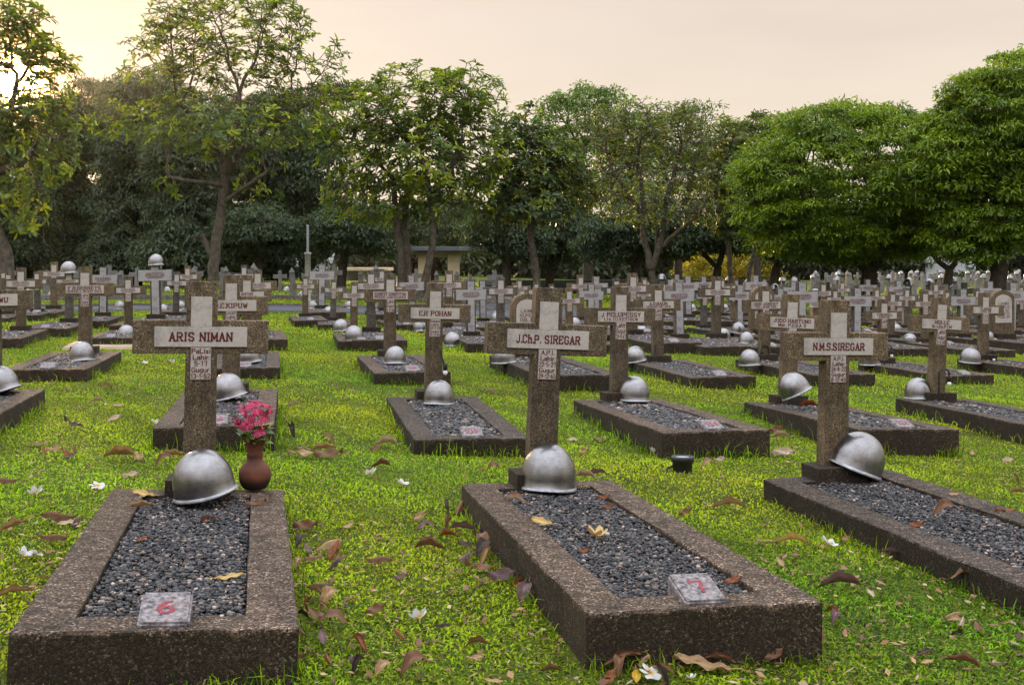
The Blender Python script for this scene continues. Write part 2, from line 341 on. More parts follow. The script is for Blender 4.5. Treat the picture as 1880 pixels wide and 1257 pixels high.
# ------------------------------------------------------------------ painted lettering (own stroke alphabet)
GL = {'A': ([(0, 0), (2, 6), (4, 0)], [(.8, 2.1), (3.2, 2.1)]), 'B': ([(0, 0), (0, 6), (3, 6), (3.8, 5.2), (3.8, 3.9), (3, 3.2), (0, 3.2)], [(3, 3.2), (4, 2.4), (4, .8), (3.2, 0), (0, 0)]),
 'C': ([(4, 4.8), (3, 6), (1, 6), (0, 4.8), (0, 1.2), (1, 0), (3, 0), (4, 1.2)],), 'D': ([(0, 0), (0, 6), (2.6, 6), (4, 4.6), (4, 1.4), (2.6, 0), (0, 0)],),
 'E': ([(3.8, 5), (3.8, 6), (0, 6), (0, 0), (3.8, 0), (3.8, 1)], [(0, 3.1), (2.6, 3.1)]), 'F': ([(3.8, 5), (3.8, 6), (0, 6), (0, 0)], [(0, 3.1), (2.6, 3.1)]),
 'G': ([(4, 4.8), (3, 6), (1, 6), (0, 4.8), (0, 1.2), (1, 0), (3, 0), (4, 1), (4, 2.6), (2.4, 2.6)],), 'H': ([(0, 0), (0, 6)], [(4, 0), (4, 6)], [(0, 3), (4, 3)]),
 'I': ([(.6, 0), (.6, 6)],), 'J': ([(3, 6), (3, 1.1), (2, 0), (.8, 0), (0, 1.1)],), 'K': ([(0, 0), (0, 6)], [(3.8, 6), (0, 2.6)], [(1.3, 3.6), (4, 0)]),
 'L': ([(0, 6), (0, 0), (3.6, 0), (3.6, 1)],), 'M': ([(0, 0), (0, 6), (2.3, 1.5), (4.6, 6), (4.6, 0)],), 'N': ([(0, 0), (0, 6), (4, 0), (4, 6)],),
 'O': ([(1.1, 0), (0, 1.3), (0, 4.7), (1.1, 6), (2.9, 6), (4, 4.7), (4, 1.3), (2.9, 0), (1.1, 0)],), 'P': ([(0, 0), (0, 6), (3, 6), (4, 5.1), (4, 3.7), (3, 2.8), (0, 2.8)],),
 'R': ([(0, 0), (0, 6), (3, 6), (4, 5.1), (4, 3.9), (3, 3), (0, 3)], [(2, 3), (4.1, 0)]), 'S': ([(3.9, 4.9), (3, 6), (1, 6), (0, 5), (0, 4), (1, 3.2), (3, 2.8), (4, 2), (4, 1), (3, 0), (1, 0), (.1, 1.1)],),
 'T': ([(0, 5), (0, 6), (4, 6), (4, 5)], [(2, 6), (2, 0)]), 'U': ([(0, 6), (0, 1.2), (1.1, 0), (2.9, 0), (4, 1.2), (4, 6)],), 'V': ([(0, 6), (2, 0), (4, 6)],), 'W': ([(0, 6), (1.2, 0), (2.5, 4.5), (3.8, 0), (5, 6)],),
 'Y': ([(0, 6), (2, 3), (4, 6)], [(2, 3), (2, 0)]), 'h': ([(0, 0), (0, 6)], [(0, 3), (1, 3.8), (2.4, 3.8), (3, 3), (3, 0)]), 'a': ([(0, 3.6), (2.2, 4), (3, 3.2), (3, 0)], [(3, 2.2), (.8, 2.2), (0, 1.4), (0, .7), (.8, 0), (3, .5)]),
 'i': ([(.4, 0), (.4, 3.8)], [(.4, 5), (.4, 5.5)]), 'r': ([(0, 0), (0, 3.8)], [(0, 2.8), (1, 3.8), (2.4, 3.6)]), 'u': ([(0, 3.8), (0, .8), (.8, 0), (2.2, 0), (3, .8)], [(3, 3.8), (3, 0)]),
 'g': ([(3, 3.2), (2.2, 3.8), (.8, 3.8), (0, 3), (0, 1.2), (.8, .4), (3, .6)], [(3, 3.8), (3, -1.2), (2, -2), (.4, -1.6)]), 't': ([(1, 5.5), (1, .8), (1.8, 0), (2.6, .2)], [(0, 3.8), (2.4, 3.8)]), 's': ([(2.6, 3.4), (1.6, 3.9), (.4, 3.4), (.5, 2.4), (2.3, 1.5), (2.5, .5), (1.4, 0), (.1, .5)],),
 'l': ([(.4, 6), (.4, 0)],), 'd': ([(3, 6), (3, 0)], [(3, .6), (1, 0), (0, 1), (0, 2.8), (1, 3.8), (3, 3.2)]), 'o': ([(.9, 0), (0, 1), (0, 2.8), (.9, 3.8), (2.1, 3.8), (3, 2.8), (3, 1), (2.1, 0), (.9, 0)],), 'k': ([(0, 0), (0, 6)], [(2.6, 3.8), (0, 1.6)], [(1, 2.4), (2.8, 0)]),
 '0': ([(1.1, 0), (0, 1.3), (0, 4.7), (1.1, 6), (2.3, 6), (3.4, 4.7), (3.4, 1.3), (2.3, 0), (1.1, 0)],), '1': ([(.2, 4.8), (1.2, 6), (1.2, 0)],), '2': ([(0, 4.8), (1, 6), (2.4, 6), (3.4, 5), (3.4, 3.9), (0, 0), (3.5, 0)],),
 '3': ([(0, 5.2), (1, 6), (2.4, 6), (3.3, 5.2), (3.3, 4), (2.4, 3.2), (1.2, 3.2)], [(2.4, 3.2), (3.5, 2.3), (3.5, .9), (2.5, 0), (1, 0), (0, .9)]), '4': ([(2.6, 0), (2.6, 6), (0, 2), (3.6, 2)],), '5': ([(3.3, 6), (.4, 6), (.2, 3.3), (2.3, 3.6), (3.4, 2.6), (3.4, 1), (2.4, 0), (.8, 0), (0, .8)],),
 '6': ([(3, 5.8), (1.6, 5.2), (.2, 3.2), (0, 1.4), (1, 0), (2.4, 0), (3.4, 1.1), (3.3, 2.4), (2.3, 3.2), (1, 2.9), (.1, 1.8)],), '7': ([(0, 5.2), (.1, 6), (3.4, 6), (3.2, 4.6), (2.4, 2.4), (2.6, 0)],), '8': ([(1.7, 3.2), (.3, 4.1), (.3, 5.2), (1.1, 6), (2.4, 6), (3.2, 5.2), (3.2, 4.1), (1.7, 3.2), (0, 2.2), (0, .9), (1, 0), (2.5, 0), (3.5, .9), (3.5, 2.2), (1.7, 3.2)],),
 '9': ([(.4, .2), (1.8, .8), (3.2, 2.8), (3.4, 4.6), (2.4, 6), (1, 6), (0, 4.9), (.1, 3.6), (1.1, 2.8), (2.4, 3.1), (3.3, 4.2)],), '-': ([(0, 2.9), (1.8, 2.9)],), '/': ([(0, 0), (2.4, 6)],), '.': ([(.2, 0), (.2, .5)],), ' ': ()}
VERT = set('ABDEFHIKLMNPRTUhrilkdg')
def text_np(lines, width, height, stroke=1.32, serif=True, depth=.0, wob=.12, seed=1):
    """lines: [(text, relative size)], fitted into width x height centred on the origin of the (x,z) plane, facing -y."""
    rg = random.Random(seed); tot = sum(s * 1.0 for _, s in lines); gapz = .42
    unit = height / (6 * (tot + gapz * (len(lines) - 1) * min(s for _, s in lines) * 1.0))
    V = []; Q = []; z = height / 2; k = 0
    for t, s in lines:
        u = unit * s; adv = []; x = 0
        for ch in t:
            g = GL.get(ch, ()); wd = max([p[0] for pl in g for p in pl], default=1.2); adv.append(x); x += wd + ((2.3 if serif else 1.9) if ch != '.' else 1.5) + (.5 if ch in 'I1' else 0)
        x -= 2.0; sx = min(u, width / max(x, .1)); z -= 6 * u
        for ch, ax in zip(t, adv):
            jz = rg.uniform(-wob, wob)
            for pl in GL.get(ch, ()):
                segs = list(zip(pl[:-1], pl[1:]))
                if serif and ch in VERT:
                    for e_ in (pl[0], pl[-1]):
                        if e_[1] in (0, 6): segs.append(((e_[0] - .75, e_[1]), (e_[0] + .75, e_[1])))
                for (x0, z0), (x1, z1) in segs:
                    d = np.array([x1 - x0, z1 - z0], float); ln = np.hypot(*d)
                    if ln < 1e-6: continue
                    d /= ln; nn = np.array([-d[1], d[0]]); hw = stroke / 2 * (1 if abs(d[1]) > .4 else .74); hw *= rg.uniform(.9, 1.12)
                    a = np.array([x0, z0]) - d * hw * .8; b = np.array([x1, z1]) + d * hw * .8
                    yy = -.0012 - (k % 40) * 1.5e-5 - depth; k += 1
                    q = [a + nn * hw, a - nn * hw, b - nn * hw, b + nn * hw]
                    for p in q: V.append(((ax + p[0] - x / 2) * sx, yy, z + (p[1] + jz) * u))
                    i = len(V); Q.append((i - 4, i - 3, i - 2, i - 1))
        z -= 6 * u * gapz * (min(ss for _, ss in lines) / s if len(lines) > 1 else 1)
    return np.array(V), np.array(Q)
def text_mesh(name, lines, w_, h_, mat='ink', **k):
    V, Q = text_np(lines, w_, h_, **k); return mesh_np(name, V, [Q], mat)

# ------------------------------------------------------------------ grave meshes
CW, CA, CT, CHT = .128, .283, .085, .905        # shaft width, half arm span, thickness, height
AZ0, AZ1 = .595, .738                          # arm underside and top
def cross_mesh(name, mat, sw=CW, ha=CA, z0=AZ0, z1=AZ1, top=CHT, th=CT):
    bm = bmesh.new(); a, b = sw / 2, sw / 2 * 1.07
    bm_prism(bm, [(-b, -.02), (b, -.02), (a, z0), (ha, z0), (ha, z1), (a, z1), (a, top), (-a, top), (-a, z1), (-ha, z1), (-ha, z0), (-a, z0)], -th / 2, th / 2, .004)
    return bm_mesh(name, bm, mat)
def kerb_mesh():
    bm = bmesh.new(); B = .14; bot = -.12
    X = [-W_ / 2, -W_ / 2 + B, W_ / 2 - B, W_ / 2]; Y = [0, -B, -L_ + B, -L_]
    def ring(x0, x1, y0, y1, z): return [bm.verts.new((x0, y0, z)), bm.verts.new((x1, y0, z)), bm.verts.new((x1, y1, z)), bm.verts.new((x0, y1, z))]
    to = ring(X[0], X[3], Y[3], Y[0], KH); ti = ring(X[1], X[2], Y[2], Y[1], KH); bo = ring(X[0], X[3], Y[3], Y[0], bot); bi = ring(X[1], X[2], Y[2], Y[1], .02)
    fs = []
    for i in range(4):
        j = (i + 1) % 4
        fs += [bm.faces.new((to[i], to[j], ti[j], ti[i])), bm.faces.new((bo[i], bo[j], to[j], to[i])), bm.faces.new((ti[i], ti[j], bi[j], bi[i]))]
    es = [e for e in bm.edges if all(abs(v.co.z - KH) < 1e-6 for v in e.verts) and not any((v in to) != (e.verts[0] in to) for v in e.verts)]
    es += [e for e in bm.edges if e.verts[0] in to + bo and e.verts[1] in to + bo and abs(e.verts[0].co.z - e.verts[1].co.z) > .1]
    bmesh.ops.bevel(bm, geom=es, offset=.007, segments=2, affect='EDGES', profile=.6)
    bmesh.ops.recalc_face_normals(bm, faces=bm.faces[:])
    bmesh.ops.subdivide_edges(bm, edges=[e for e in bm.edges if e.calc_length() > .25], cuts=12, use_grid_fill=True)
    for v in bm.verts:
        if v.co.z > .05: v.co += Vector((random.uniform(-1, 1), random.uniform(-1, 1), random.uniform(-1.4, .6))) * .0022
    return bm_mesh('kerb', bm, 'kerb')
ICO = None
def gravel_mesh(n, size, seed, layers=2):
    """A bed of loose pebbles over a soil sheet; one part, its stones are surface pattern."""
    rg = np.random.default_rng(seed)
    bm = bmesh.new(); bmesh.ops.create_icosphere(bm, subdivisions=1, radius=1)
    iv = np.array([v.co[:] for v in bm.verts]); bm.verts.index_update(); fi = np.array([[v.index for v in f.verts] for f in bm.faces]); bm.free()
    hx, y0, y1 = W_ / 2 - .14, -.14, -L_ + .14
    px = rg.uniform(-hx + .006, hx - .006, n); py = rg.uniform(y1 + .006, y0 - .006, n)
    s = size * rg.uniform(.5, 1.45, n); pz = KH - .029 + rg.uniform(-.004, .016, n) + .007 * np.sin(px * 17) * np.sin(py * 9)
    A = rg.uniform(0, 2 * np.pi, n); tx = rg.normal(0, .6, n)
    sc3 = np.stack([s, s * rg.uniform(.55, .95, n), s * rg.uniform(.35, .6, n)], 1)
    P = iv[None] * (1 + rg.normal(0, .10, (n, len(iv), 1))) * sc3[:, None]
    ca, sa = np.cos(tx), np.sin(tx)
    P = np.stack([P[..., 0], P[..., 1] * ca[:, None] - P[..., 2] * sa[:, None], P[..., 1] * sa[:, None] + P[..., 2] * ca[:, None]], -1)
    ca, sa = np.cos(A)[:, None], np.sin(A)[:, None]
    P = np.stack([P[..., 0] * ca - P[..., 1] * sa, P[..., 0] * sa + P[..., 1] * ca, P[..., 2]], -1)
    P += np.stack([px, py, pz], 1)[:, None]
    pal = np.array([(.024, .026, .029), (.045, .046, .05), (.011, .011, .013), (.085, .08, .078), (.19, .145, .115), (.36, .28, .235), (.13, .08, .06)])
    ci = rg.choice(len(pal), n, p=[.32, .27, .18, .12, .06, .022, .028]); col = pal[ci] * rg.uniform(.7, 1.3, (n, 1))
    a = Acc(); a.add(P.reshape(-1, 3), (fi[None] + (np.arange(n) * len(iv))[:, None, None]).reshape(-1, 3), np.repeat(col, len(iv), 0))
    a.add([(-hx, y1, KH - .032), (hx, y1, KH - .032), (hx, y0, KH - .032), (-hx, y0, KH - .032)], [(0, 1, 2, 3)], (.03, .028, .027))
    return a.mesh('gravel_bed', 'gravel', True)
def box_mesh(name, c, s, mat, bev=.004):
    bm = bmesh.new(); bm_box(bm, c, s, bev); return bm_mesh(name, bm, mat)
def wedge_mesh():
    bm = bmesh.new(); V = []
    d, hw = .16, .066
    pts = [(-d, -.02), (-d, .010), (0, .052), (0, -.02)]
    a = [bm.verts.new((-hw, y, z)) for y, z in pts]; b = [bm.verts.new((hw, y, z)) for y, z in pts]
    bm.faces.new(a); bm.faces.new(b[::-1])
    for i in range(4): bm.faces.new((a[i], b[i], b[(i + 1) % 4], a[(i + 1) % 4]))
    bmesh.ops.recalc_face_normals(bm, faces=bm.faces[:]); bmesh.ops.bevel(bm, geom=bm.edges[:], offset=.006, segments=2, affect='EDGES')
    return bm_mesh('number_block', bm, 'numstone')
def arch_pts(hw, h, n=10, pointed=False):
    p = [(-hw, 0), (hw, 0)]
    for i in range(n + 1):
        t = math.pi * i / n; p.append((hw * math.cos(t), h - hw * .75 + hw * .75 * math.sin(t)))
    return p
ME = {}
ME['cross'] = cross_mesh('cross', 'granite')
ME['crossgrey'] = cross_mesh('cross', 'greystone')
ME['crosswhite'] = cross_mesh('cross', 'greystone', sw=.15, ha=.27, z0=.58, z1=.76, th=.09)
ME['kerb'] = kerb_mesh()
ME['gravel0'] = [gravel_mesh(14500, .0083, 3), gravel_mesh(14500, .0083, 4)]
ME['gravel1'] = [gravel_mesh(4200, .0155, 5), gravel_mesh(4200, .0155, 6)]
ME['gravel2'] = [gravel_mesh(1300, .027, 8)]
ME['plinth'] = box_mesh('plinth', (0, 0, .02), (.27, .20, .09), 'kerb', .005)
ME['number'] = wedge_mesh()
ME['nameplate'] = box_mesh('name_plate', (0, 0, 0), (.385, .008, .086), 'plate', .001)
ME['upperplate'] = box_mesh('upper_plate', (0, 0, 0), (.088, .008, .128), 'plate', .001)
ME['dateplate'] = box_mesh('date_plate', (0, 0, 0), (.084, .008, .138), 'plate', .001)
bm = bmesh.new(); bm_prism(bm, [(-.055, -.02), (.055, -.02), (.055, .585), (.253, .585), (.253, .755), (.055, .755), (.055, .89), (-.055, .89), (-.055, .755), (-.253, .755), (-.253, .585), (-.055, .585)], -.058, -.0445, .001)
ME['cladding'] = bm_mesh('marble_cladding', bm, 'whitestone')
bm = bmesh.new(); bm_prism(bm, arch_pts(.16, .62), -.055, .055, .005); ME['headstone'] = bm_mesh('headstone', bm, 'granite')
bm = bmesh.new(); bm_prism(bm, [(x, z + .2) for x, z in arch_pts(.115, .36)], -.064, -.0535, .001); ME['archplate'] = bm_mesh('name_plate', bm, 'plate')
SCRIB = []
for q in range(5):
    rr = random.Random(q + 40); al = 'ABDEGHKLMNOPRSTU'
    mk = lambda n: ''.join(rr.choice(al) for _ in range(n))
    SCRIB.append(text_mesh('inscription', [(mk(9), 1.3), (mk(17), .72), (mk(14), .72)], .34, .066, stroke=1.0, serif=False, seed=q))
SCRIBD = [text_mesh('inscription', [('Lahir', 1), ('%d-%d-2%d' % (3 + q, 4 + q, q), 1), ('Gugur', 1), ('1%d-%d-4%d' % (q, 3 + q, 6 + q % 3), 1)], .07, .11, stroke=1.0, serif=False, seed=q) for q in range(3)]

def grave(name, label, pos, yaw=0, roll=0, pitch=0, lean=0, kind='brown', lod=0, scale=1.0, texts=None, dates=None, num=None, group='graves in rows on the lawn', upper=True, slab=True, seed=0):
    """pos: ground point at the middle of the slab's back edge."""
    g = obj(name, None, loc=pos, rot=(-pitch, roll, TH + yaw), scale=scale); g.empty_display_size = .2
    tag(g, label, 'grave', group)
    yc, cz = -.05, KH
    if slab:
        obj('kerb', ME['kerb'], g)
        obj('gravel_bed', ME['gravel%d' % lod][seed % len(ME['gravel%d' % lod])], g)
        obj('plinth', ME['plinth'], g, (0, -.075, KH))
    E = Euler((0, lean, 0)).to_matrix()
    def on(x, y, z): return Vector((0, yc, cz)) + E @ Vector((x, y, z))
    rot = (0, lean, 0)
    if kind == 'round':
        obj('headstone', ME['headstone'], g, on(0, 0, 0), rot); p = obj('name_plate', ME['archplate'], g, on(0, 0, 0), rot)
        obj('inscription', text_mesh('inscription', texts or [('LAIMEI', 1), ('AS.POLIS', 1), ('DIB. AD', 1), ('IMAN 22', 1), ('PEJA 29', 1)], .16, .2, stroke=1.0, serif=False), p, (0, -.064, .36))
        return g
    obj('cross', ME[{'brown': 'cross', 'grey': 'crossgrey', 'white': 'crosswhite'}[kind]], g, on(0, 0, 0), rot)
    if kind == 'white' and 287 < pos[0] / pos[1] * F + 940 + 1 < 292:
        pts = [(.032 * math.sin(2 * math.pi * i / 5), .032 * math.cos(2 * math.pi * i / 5)) for i in range(6)]; a_ = Acc()
        for i, ((x0, z0), (x1, z1)) in enumerate(zip(pts[:-1], pts[1:])): a_.add([(x0, -.0005 - i * 1e-4, z0), (x0 * .84, -.0005 - i * 1e-4, z0 * .84), (x1 * .84, -.0005 - i * 1e-4, z1 * .84), (x1, -.0005 - i * 1e-4, z1)], [(0, 1, 2, 3)])
        obj('pentagon_emblem', a_.mesh('pentagon_emblem', 'black'), g, on(0, -.061, .82), rot)
    if kind == 'white':
        p = obj('marble_cladding', ME['cladding'], g, on(0, 0, 0), rot)
        obj('inscription', SCRIB[seed % 5], p, (0, -.058, .668), scale=1.25)
        return g
    fr = -CT / 2 - .003
    if upper: obj('upper_plate', ME['upperplate'], g, on(0, fr, .776), rot)
    p = obj('name_plate', ME['nameplate'], g, on(0, fr - .0025, .668), rot)
    if texts: obj('inscription', text_mesh('inscription', texts, .34 if len(texts) > 1 else .25 + .008 * max(0, len(texts[0][0]) - 9), .034 if len(texts) == 1 else .062, seed=len(label)), p, (0, -.004, 0))
    else: obj('inscription', SCRIB[seed % 5], p, (0, -.004, 0))
    p = obj('date_plate', ME['dateplate'], g, on(0, fr, .554), rot)
    if dates: obj('inscription', text_mesh('inscription', [(d, 1) for d in dates], .077, .126, stroke=1.15, serif=False, seed=len(label)), p, (0, -.004, 0))
    else: obj('inscription', SCRIBD[seed % 3], p, (0, -.004, 0))
    if num is not None:
        b = obj('number_block', ME['number'], g, (.01, -L_ + .19, KH))
        if num:
            o = obj('inscription', text_mesh('inscription', [(num, 1)], .07, .062, 'redink', stroke=1.1, serif=False), b, (0, -.08, .0315))
            o.rotation_euler = (math.atan2(.042, .16) - R(90), 0, 0)
            o.location = (0, -.08, .031)
    return g

PLN = {}
def onslab(k, px, py, off=0.0):
    """Point of a grave's top plane at this place of the survey photo."""
    d = Vector(((px - 940) / F, 1, -(py - YH) / F)); c0 = Vector((0, 0, CAMZ)); P0, n = PLN[k]; P0 = P0 + n * off
    return c0 + d * (n.dot(P0 - c0) / n.dot(d))
GR = {}          # key -> (x, y, slab top z)
ROW1 = [
 ('a', 'grave with number block 6 and terracotta vase on its corner', [('ARIS NIMAN', 1)], ['PaLisi', 'Lahir', '5-17', 'Gugur', '13-1-52'], '6'),
 ('b', 'grave with red number block 7, nearest at centre of the lawn', [('J.Ch.P. SIREGAR', 1)], ['A.P.I.', 'Lahir', '22-5-27', 'Gugur', '29-12-65'], '7'),
 ('c', 'nearest grave on the right, helmet tipped against its cross, stained left edge', [('N.M.S.SIREGAR', 1)], ['A.P.I.', 'Lahir', '26-8-22', 'Gugur', '8-12-45'], None),
 ('d', 'grave with small black lamp on its cross, just left behind grave 7', [('E.R POHAN', 1)], ['Rakaat', 'Lahir', '26-3-03', 'Gugur', '19-11-45'], '215'),
 ('e', 'second row grave right of the cross of grave 7, two-line plate, helmet right of shaft', [('J PELUPESSY', 1), ('Lts. D.I.V.ET/SLW', .7)], ['Lahir', 'Gugur', '29-9-47'], '31'),
 ('f', 'second row grave with tilted scratched helmet, partly behind nearest right cross', [('JUDO HARTONO', 1), ('Mdr. P.O.S.A II', .85)], ['Gugur', '23-9-46'], '32'),
 ('g', 'second row grave at far right, pale helmet on its corner and gooseneck lamp', [('HOLLE', 1), ('Srs.Bo.P.I.M', .8)], ['Lahir', 'Gugur', '3-5-48'], None)]
for k, lab, tx, dt, nm in ROW1:
    x, y, z, dy, ro, pi_, le = FIT[k]
    st = z + CAMZ
    grave('grave', lab, (x, y, st - KH), dy, ro, pi_, le, lod=0 if k in 'abc' else 1, texts=tx, dates=dt, num=nm, seed=ord(k))
    GR[k] = (x, y, st)
    PLN[k] = (Vector((x, y, st)), Euler((-pi_, ro, TH + dy)).to_matrix() @ Vector((0, 0, 1)))
def topfit(px, ytop, Y, h=.905 + KH):
    """Place a grave from its distance and the height of its cross top; scale it so that it stands on the terrain."""
    x = (px - 940) / F * Y; zt = CAMZ - (ytop - YH) / F * Y; g0 = float(gz(x, Y - .6)); s = (zt - g0) / h
    return (x, Y, g0), s
MID = [  # key, px, top y, distance, kind, label, texts, dates, num, lean
 ('h', -12, 491, 8.65, 'brown', 'second row grave cut by the left picture edge, helmet beside its shaft', [('S.NTUNUWU', 1)], ['K.A.I.R', 'Lahir', '3-11-22', 'Gugur', '20-9-46'], None, 0),
 ('i', 425, 505, 8.98, 'brown', 'grave directly behind grave 6, helmet showing right of its shaft', [('D.E.KIPUW', 1)], ['LtS.KP.', 'Lahir', '4-8-21', 'Gugur', '2-7-46'], '26', 0),
 ('j', 158, 490, 12.5, 'brown', 'third row grave at left, helmet standing in front of its cross', [('F.R.GERRETS', 1), ('SERS.KL.I. NO.322. M.K.R', .6)], ['Lahir', '5-7-21', 'Gugur', '28-5-49'], '', 0),
 ('k', 455, 505, 12.9, 'brown', 'third row grave whose cross overlaps the cross behind grave 6', [('ANTON', 1), ('DOMINICUS', 1)], None, '27', 0),
 ('l', 715, 503, 13.2, 'brown', 'third row grave with number block 28, left of the central aisle crosses', [('ERNEST GOMPOTON', 1), ('PRAD.KL.II.NO.204.M.K.R', .6)], ['Lahir', 'Gugur', '5-9-46'], '28', .01),
 ('m', 963, 538, 13.35, 'round', 'grave with arched brown headstone behind the cross of grave 7', None, None, '', 0),
 ('n', 1205, 523, 13.9, 'brown', 'third row grave with small lamp at foot of its cross, right of centre', [('A.S.BAUN', 1), ('SERS.MAY.INF. M.K.R', .6)], ['Lahir', 'Gugur', '7-4-49'], '', 0),
 ('o', 1400, 525, 14.4, 'brown', 'third row grave left of the tilted scratched helmet cross', [('ORB JOBERT', 1), ('PRAJ. NO.NN. R.M.K', .6)], ['Lahir', '3-10-23'], '', 0),
 ('p', 1617, 549, 14.8, 'brown', 'third row grave right behind the nearest right cross, gooseneck lamp behind', [('T.BRUNSIL', 1), ('KORPR.INF', .7)], ['Lahir', '5-6-22'], '', .01),
 ('q', 1800, 537, 15.3, 'brown', 'third row grave at right edge with helmet left of its tall cross', [('E.JOHN', 1), ('LETN.I INF.', .7)], None, '', 0)]
for q, (k, px, yt, Y, kd, lab, tx, dt, nm, le) in enumerate(MID):
    p, s = topfit(px, yt, Y, (.62 if kd == 'round' else .905) + KH)
    s = min(max(s, .86), 1.15)
    grave('grave', lab, p, random.uniform(-.02, .02), random.uniform(-.01, .02), 0, le, kind=kd, lod=1, scale=s, texts=tx, dates=dt, num=nm, seed=q)
    GR[k] = (p[0], p[1], p[2] + KH * s)
# fourth row and farther: px, top y, distance, kind
FAR = [(237, 507, 16.4, 'brown'), (472, 495, 16.8, 'brown'), (649, 518, 17.0, 'brown'), (681, 496, 17.3, 'grey'), (864, 515, 17.3, 'white'), (1045, 529, 18.0, 'brown'), (1082, 521, 20.5, 'white'),
 (1245, 517, 18.4, 'white'), (1394, 519, 20, 'round'), (1467, 517, 18.7, 'white'), (1569, 528, 19.0, 'white'), (1696, 533, 19.2, 'brown'), (1762, 530, 20.5, 'white'), (1833, 531, 19.6, 'round'), (1852, 518, 21.5, 'white'),
 (128, 492, 18.5, 'grey'), (190, 490, 20.5, 'white'), (40, 491, 16.2, 'white'), (288, 478, 19.6, 'white'), (323, 499, 21, 'grey'), (560, 507, 22, 'brown'), (611, 513, 21.0, 'grey'), (720, 512, 21.5, 'white'), (757, 505, 22, 'white'),
 (840, 510, 21.8, 'white'), (886, 515, 22.5, 'white'), (945, 519, 22, 'white'), (952, 512, 25, 'brown'), (985, 518, 24, 'white'), (1130, 511, 22.3, 'grey'), (1180, 522, 23.5, 'white'), (1290, 524, 22.6, 'white'), (1355, 523, 23.0, 'white'), (1345, 520, 26, 'white'),
 (1428, 529, 23, 'white'), (1530, 530, 23.2, 'white'), (1606, 528, 23.6, 'white'), (1660, 528, 24, 'grey'), (1632, 535, 20.5, 'brown'), (1735, 533, 24.5, 'brown'), (1790, 530, 25, 'white'), (70, 498, 22.5, 'grey'), (15, 500, 21.5, 'white'), (1872, 538, 24, 'brown'),
 (1010, 522, 25.6, 'white'), (1100, 520, 27, 'white'), (1210, 524, 27.5, 'white'), (1490, 533, 27.5, 'white'), (1575, 532, 28, 'white'), (1690, 534, 28.5, 'white'), (1840, 534, 28.6, 'grey'), (1765, 534, 29, 'white')]
ORD = ['first', 'second', 'third', 'fourth', 'fifth', 'sixth', 'seventh', 'eighth', 'ninth', 'tenth', 'eleventh', 'twelfth', 'thirteenth', 'fourteenth', 'fifteenth', 'sixteenth', 'seventeenth', 'eighteenth', 'nineteenth', 'twentieth',
       'twenty-first', 'twenty-second', 'twenty-third', 'twenty-fourth', 'twenty-fifth', 'twenty-sixth', 'twenty-seventh', 'twenty-eighth', 'twenty-ninth', 'thirtieth', 'thirty-first', 'thirty-second', 'thirty-third', 'thirty-fourth', 'thirty-fifth', 'thirty-sixth', 'thirty-seventh', 'thirty-eighth', 'thirty-ninth', 'fortieth', 'forty-first', 'forty-second', 'forty-third', 'forty-fourth', 'forty-fifth', 'forty-sixth', 'forty-seventh', 'forty-eighth', 'forty-ninth', 'fiftieth', 'fifty-first', 'fifty-second', 'fifty-third', 'fifty-fourth', 'fifty-fifth']
KN = {'brown': 'brown granite cross', 'grey': 'dark grey stone cross', 'white': 'white marble faced cross', 'round': 'arched brown headstone'}
FAR += [(x_, None, y_, k_) for x_, y_, k_ in ((-8, 23.4, 'grey'), (100, 23.9, 'brown'), (345, 24.7, 'brown'), (448, 25.5, 'grey'), (590, 25.4, 'white'), (700, 25.8, 'grey'), (823, 19.4, 'brown'), (918, 18.6, 'grey'), (1064, 24.4, 'brown'), (1155, 26.2, 'brown'), (1160, 18.9, 'brown'), (1262, 27.4, 'white'), (1312, 18.8, 'brown'), (1322, 29, 'brown'), (1385, 28, 'white'), (1452, 26.3, 'white'), (1508, 24.2, 'brown'), (1545, 29.5, 'grey'), (1590, 31.5, 'white'), (1648, 27.2, 'white'), (1715, 26.3, 'brown'), (1722, 31.5, 'white'), (1812, 25.4, 'white'), (1862, 30.6, 'brown'), (1092, 25.6, 'white'), (1165, 32, 'grey'), (1180, 29.5, 'brown'), (1290, 32.5, 'white'), (1350, 33.5, 'grey'), (1240, 34, 'white'))]
cnt = {}
FARPOS = []; FILL = []
KEEPW = {864, 1082, 1245, 1467, 1569, 1762, 1852, 190, 288, 757, 886, 1130, 1355, 1428}
for q, (px, yt, Y, kd) in enumerate(sorted(FAR, key=lambda f: (f[0], f[2]))):
    if yt is None:
        x_ = (px - 940) / F * Y; yt = YH + (CAMZ - float(gz(x_, Y - .6)) - (.905 + KH) * (.98 + .12 * ((q * 7) % 5) / 5)) / Y * F; FILL.append(q)
    if kd == 'white' and px not in KEEPW and q not in FILL: kd = 'brown' if q % 3 else 'grey'
    p, s = topfit(px, yt, Y, (.62 if kd == 'round' else .905) + KH); s = min(max(s, .8), 1.3 if kd == 'round' else 1.25)
    i = cnt[kd] = cnt.get(kd, 0) + 1
    lab = '%s grave behind third row, %s of its kind from left' % (KN[kd], ORD[i - 1])
    grave('grave', lab, p, random.uniform(-.04, .04), random.uniform(-.015, .02), 0, random.uniform(-.02, .02), kind=kd, lod=2, scale=s, num='' if q % 3 else None, seed=q)
    FARPOS.append((p[0], p[1], p[2] + KH * s, s, px, yt, kd))

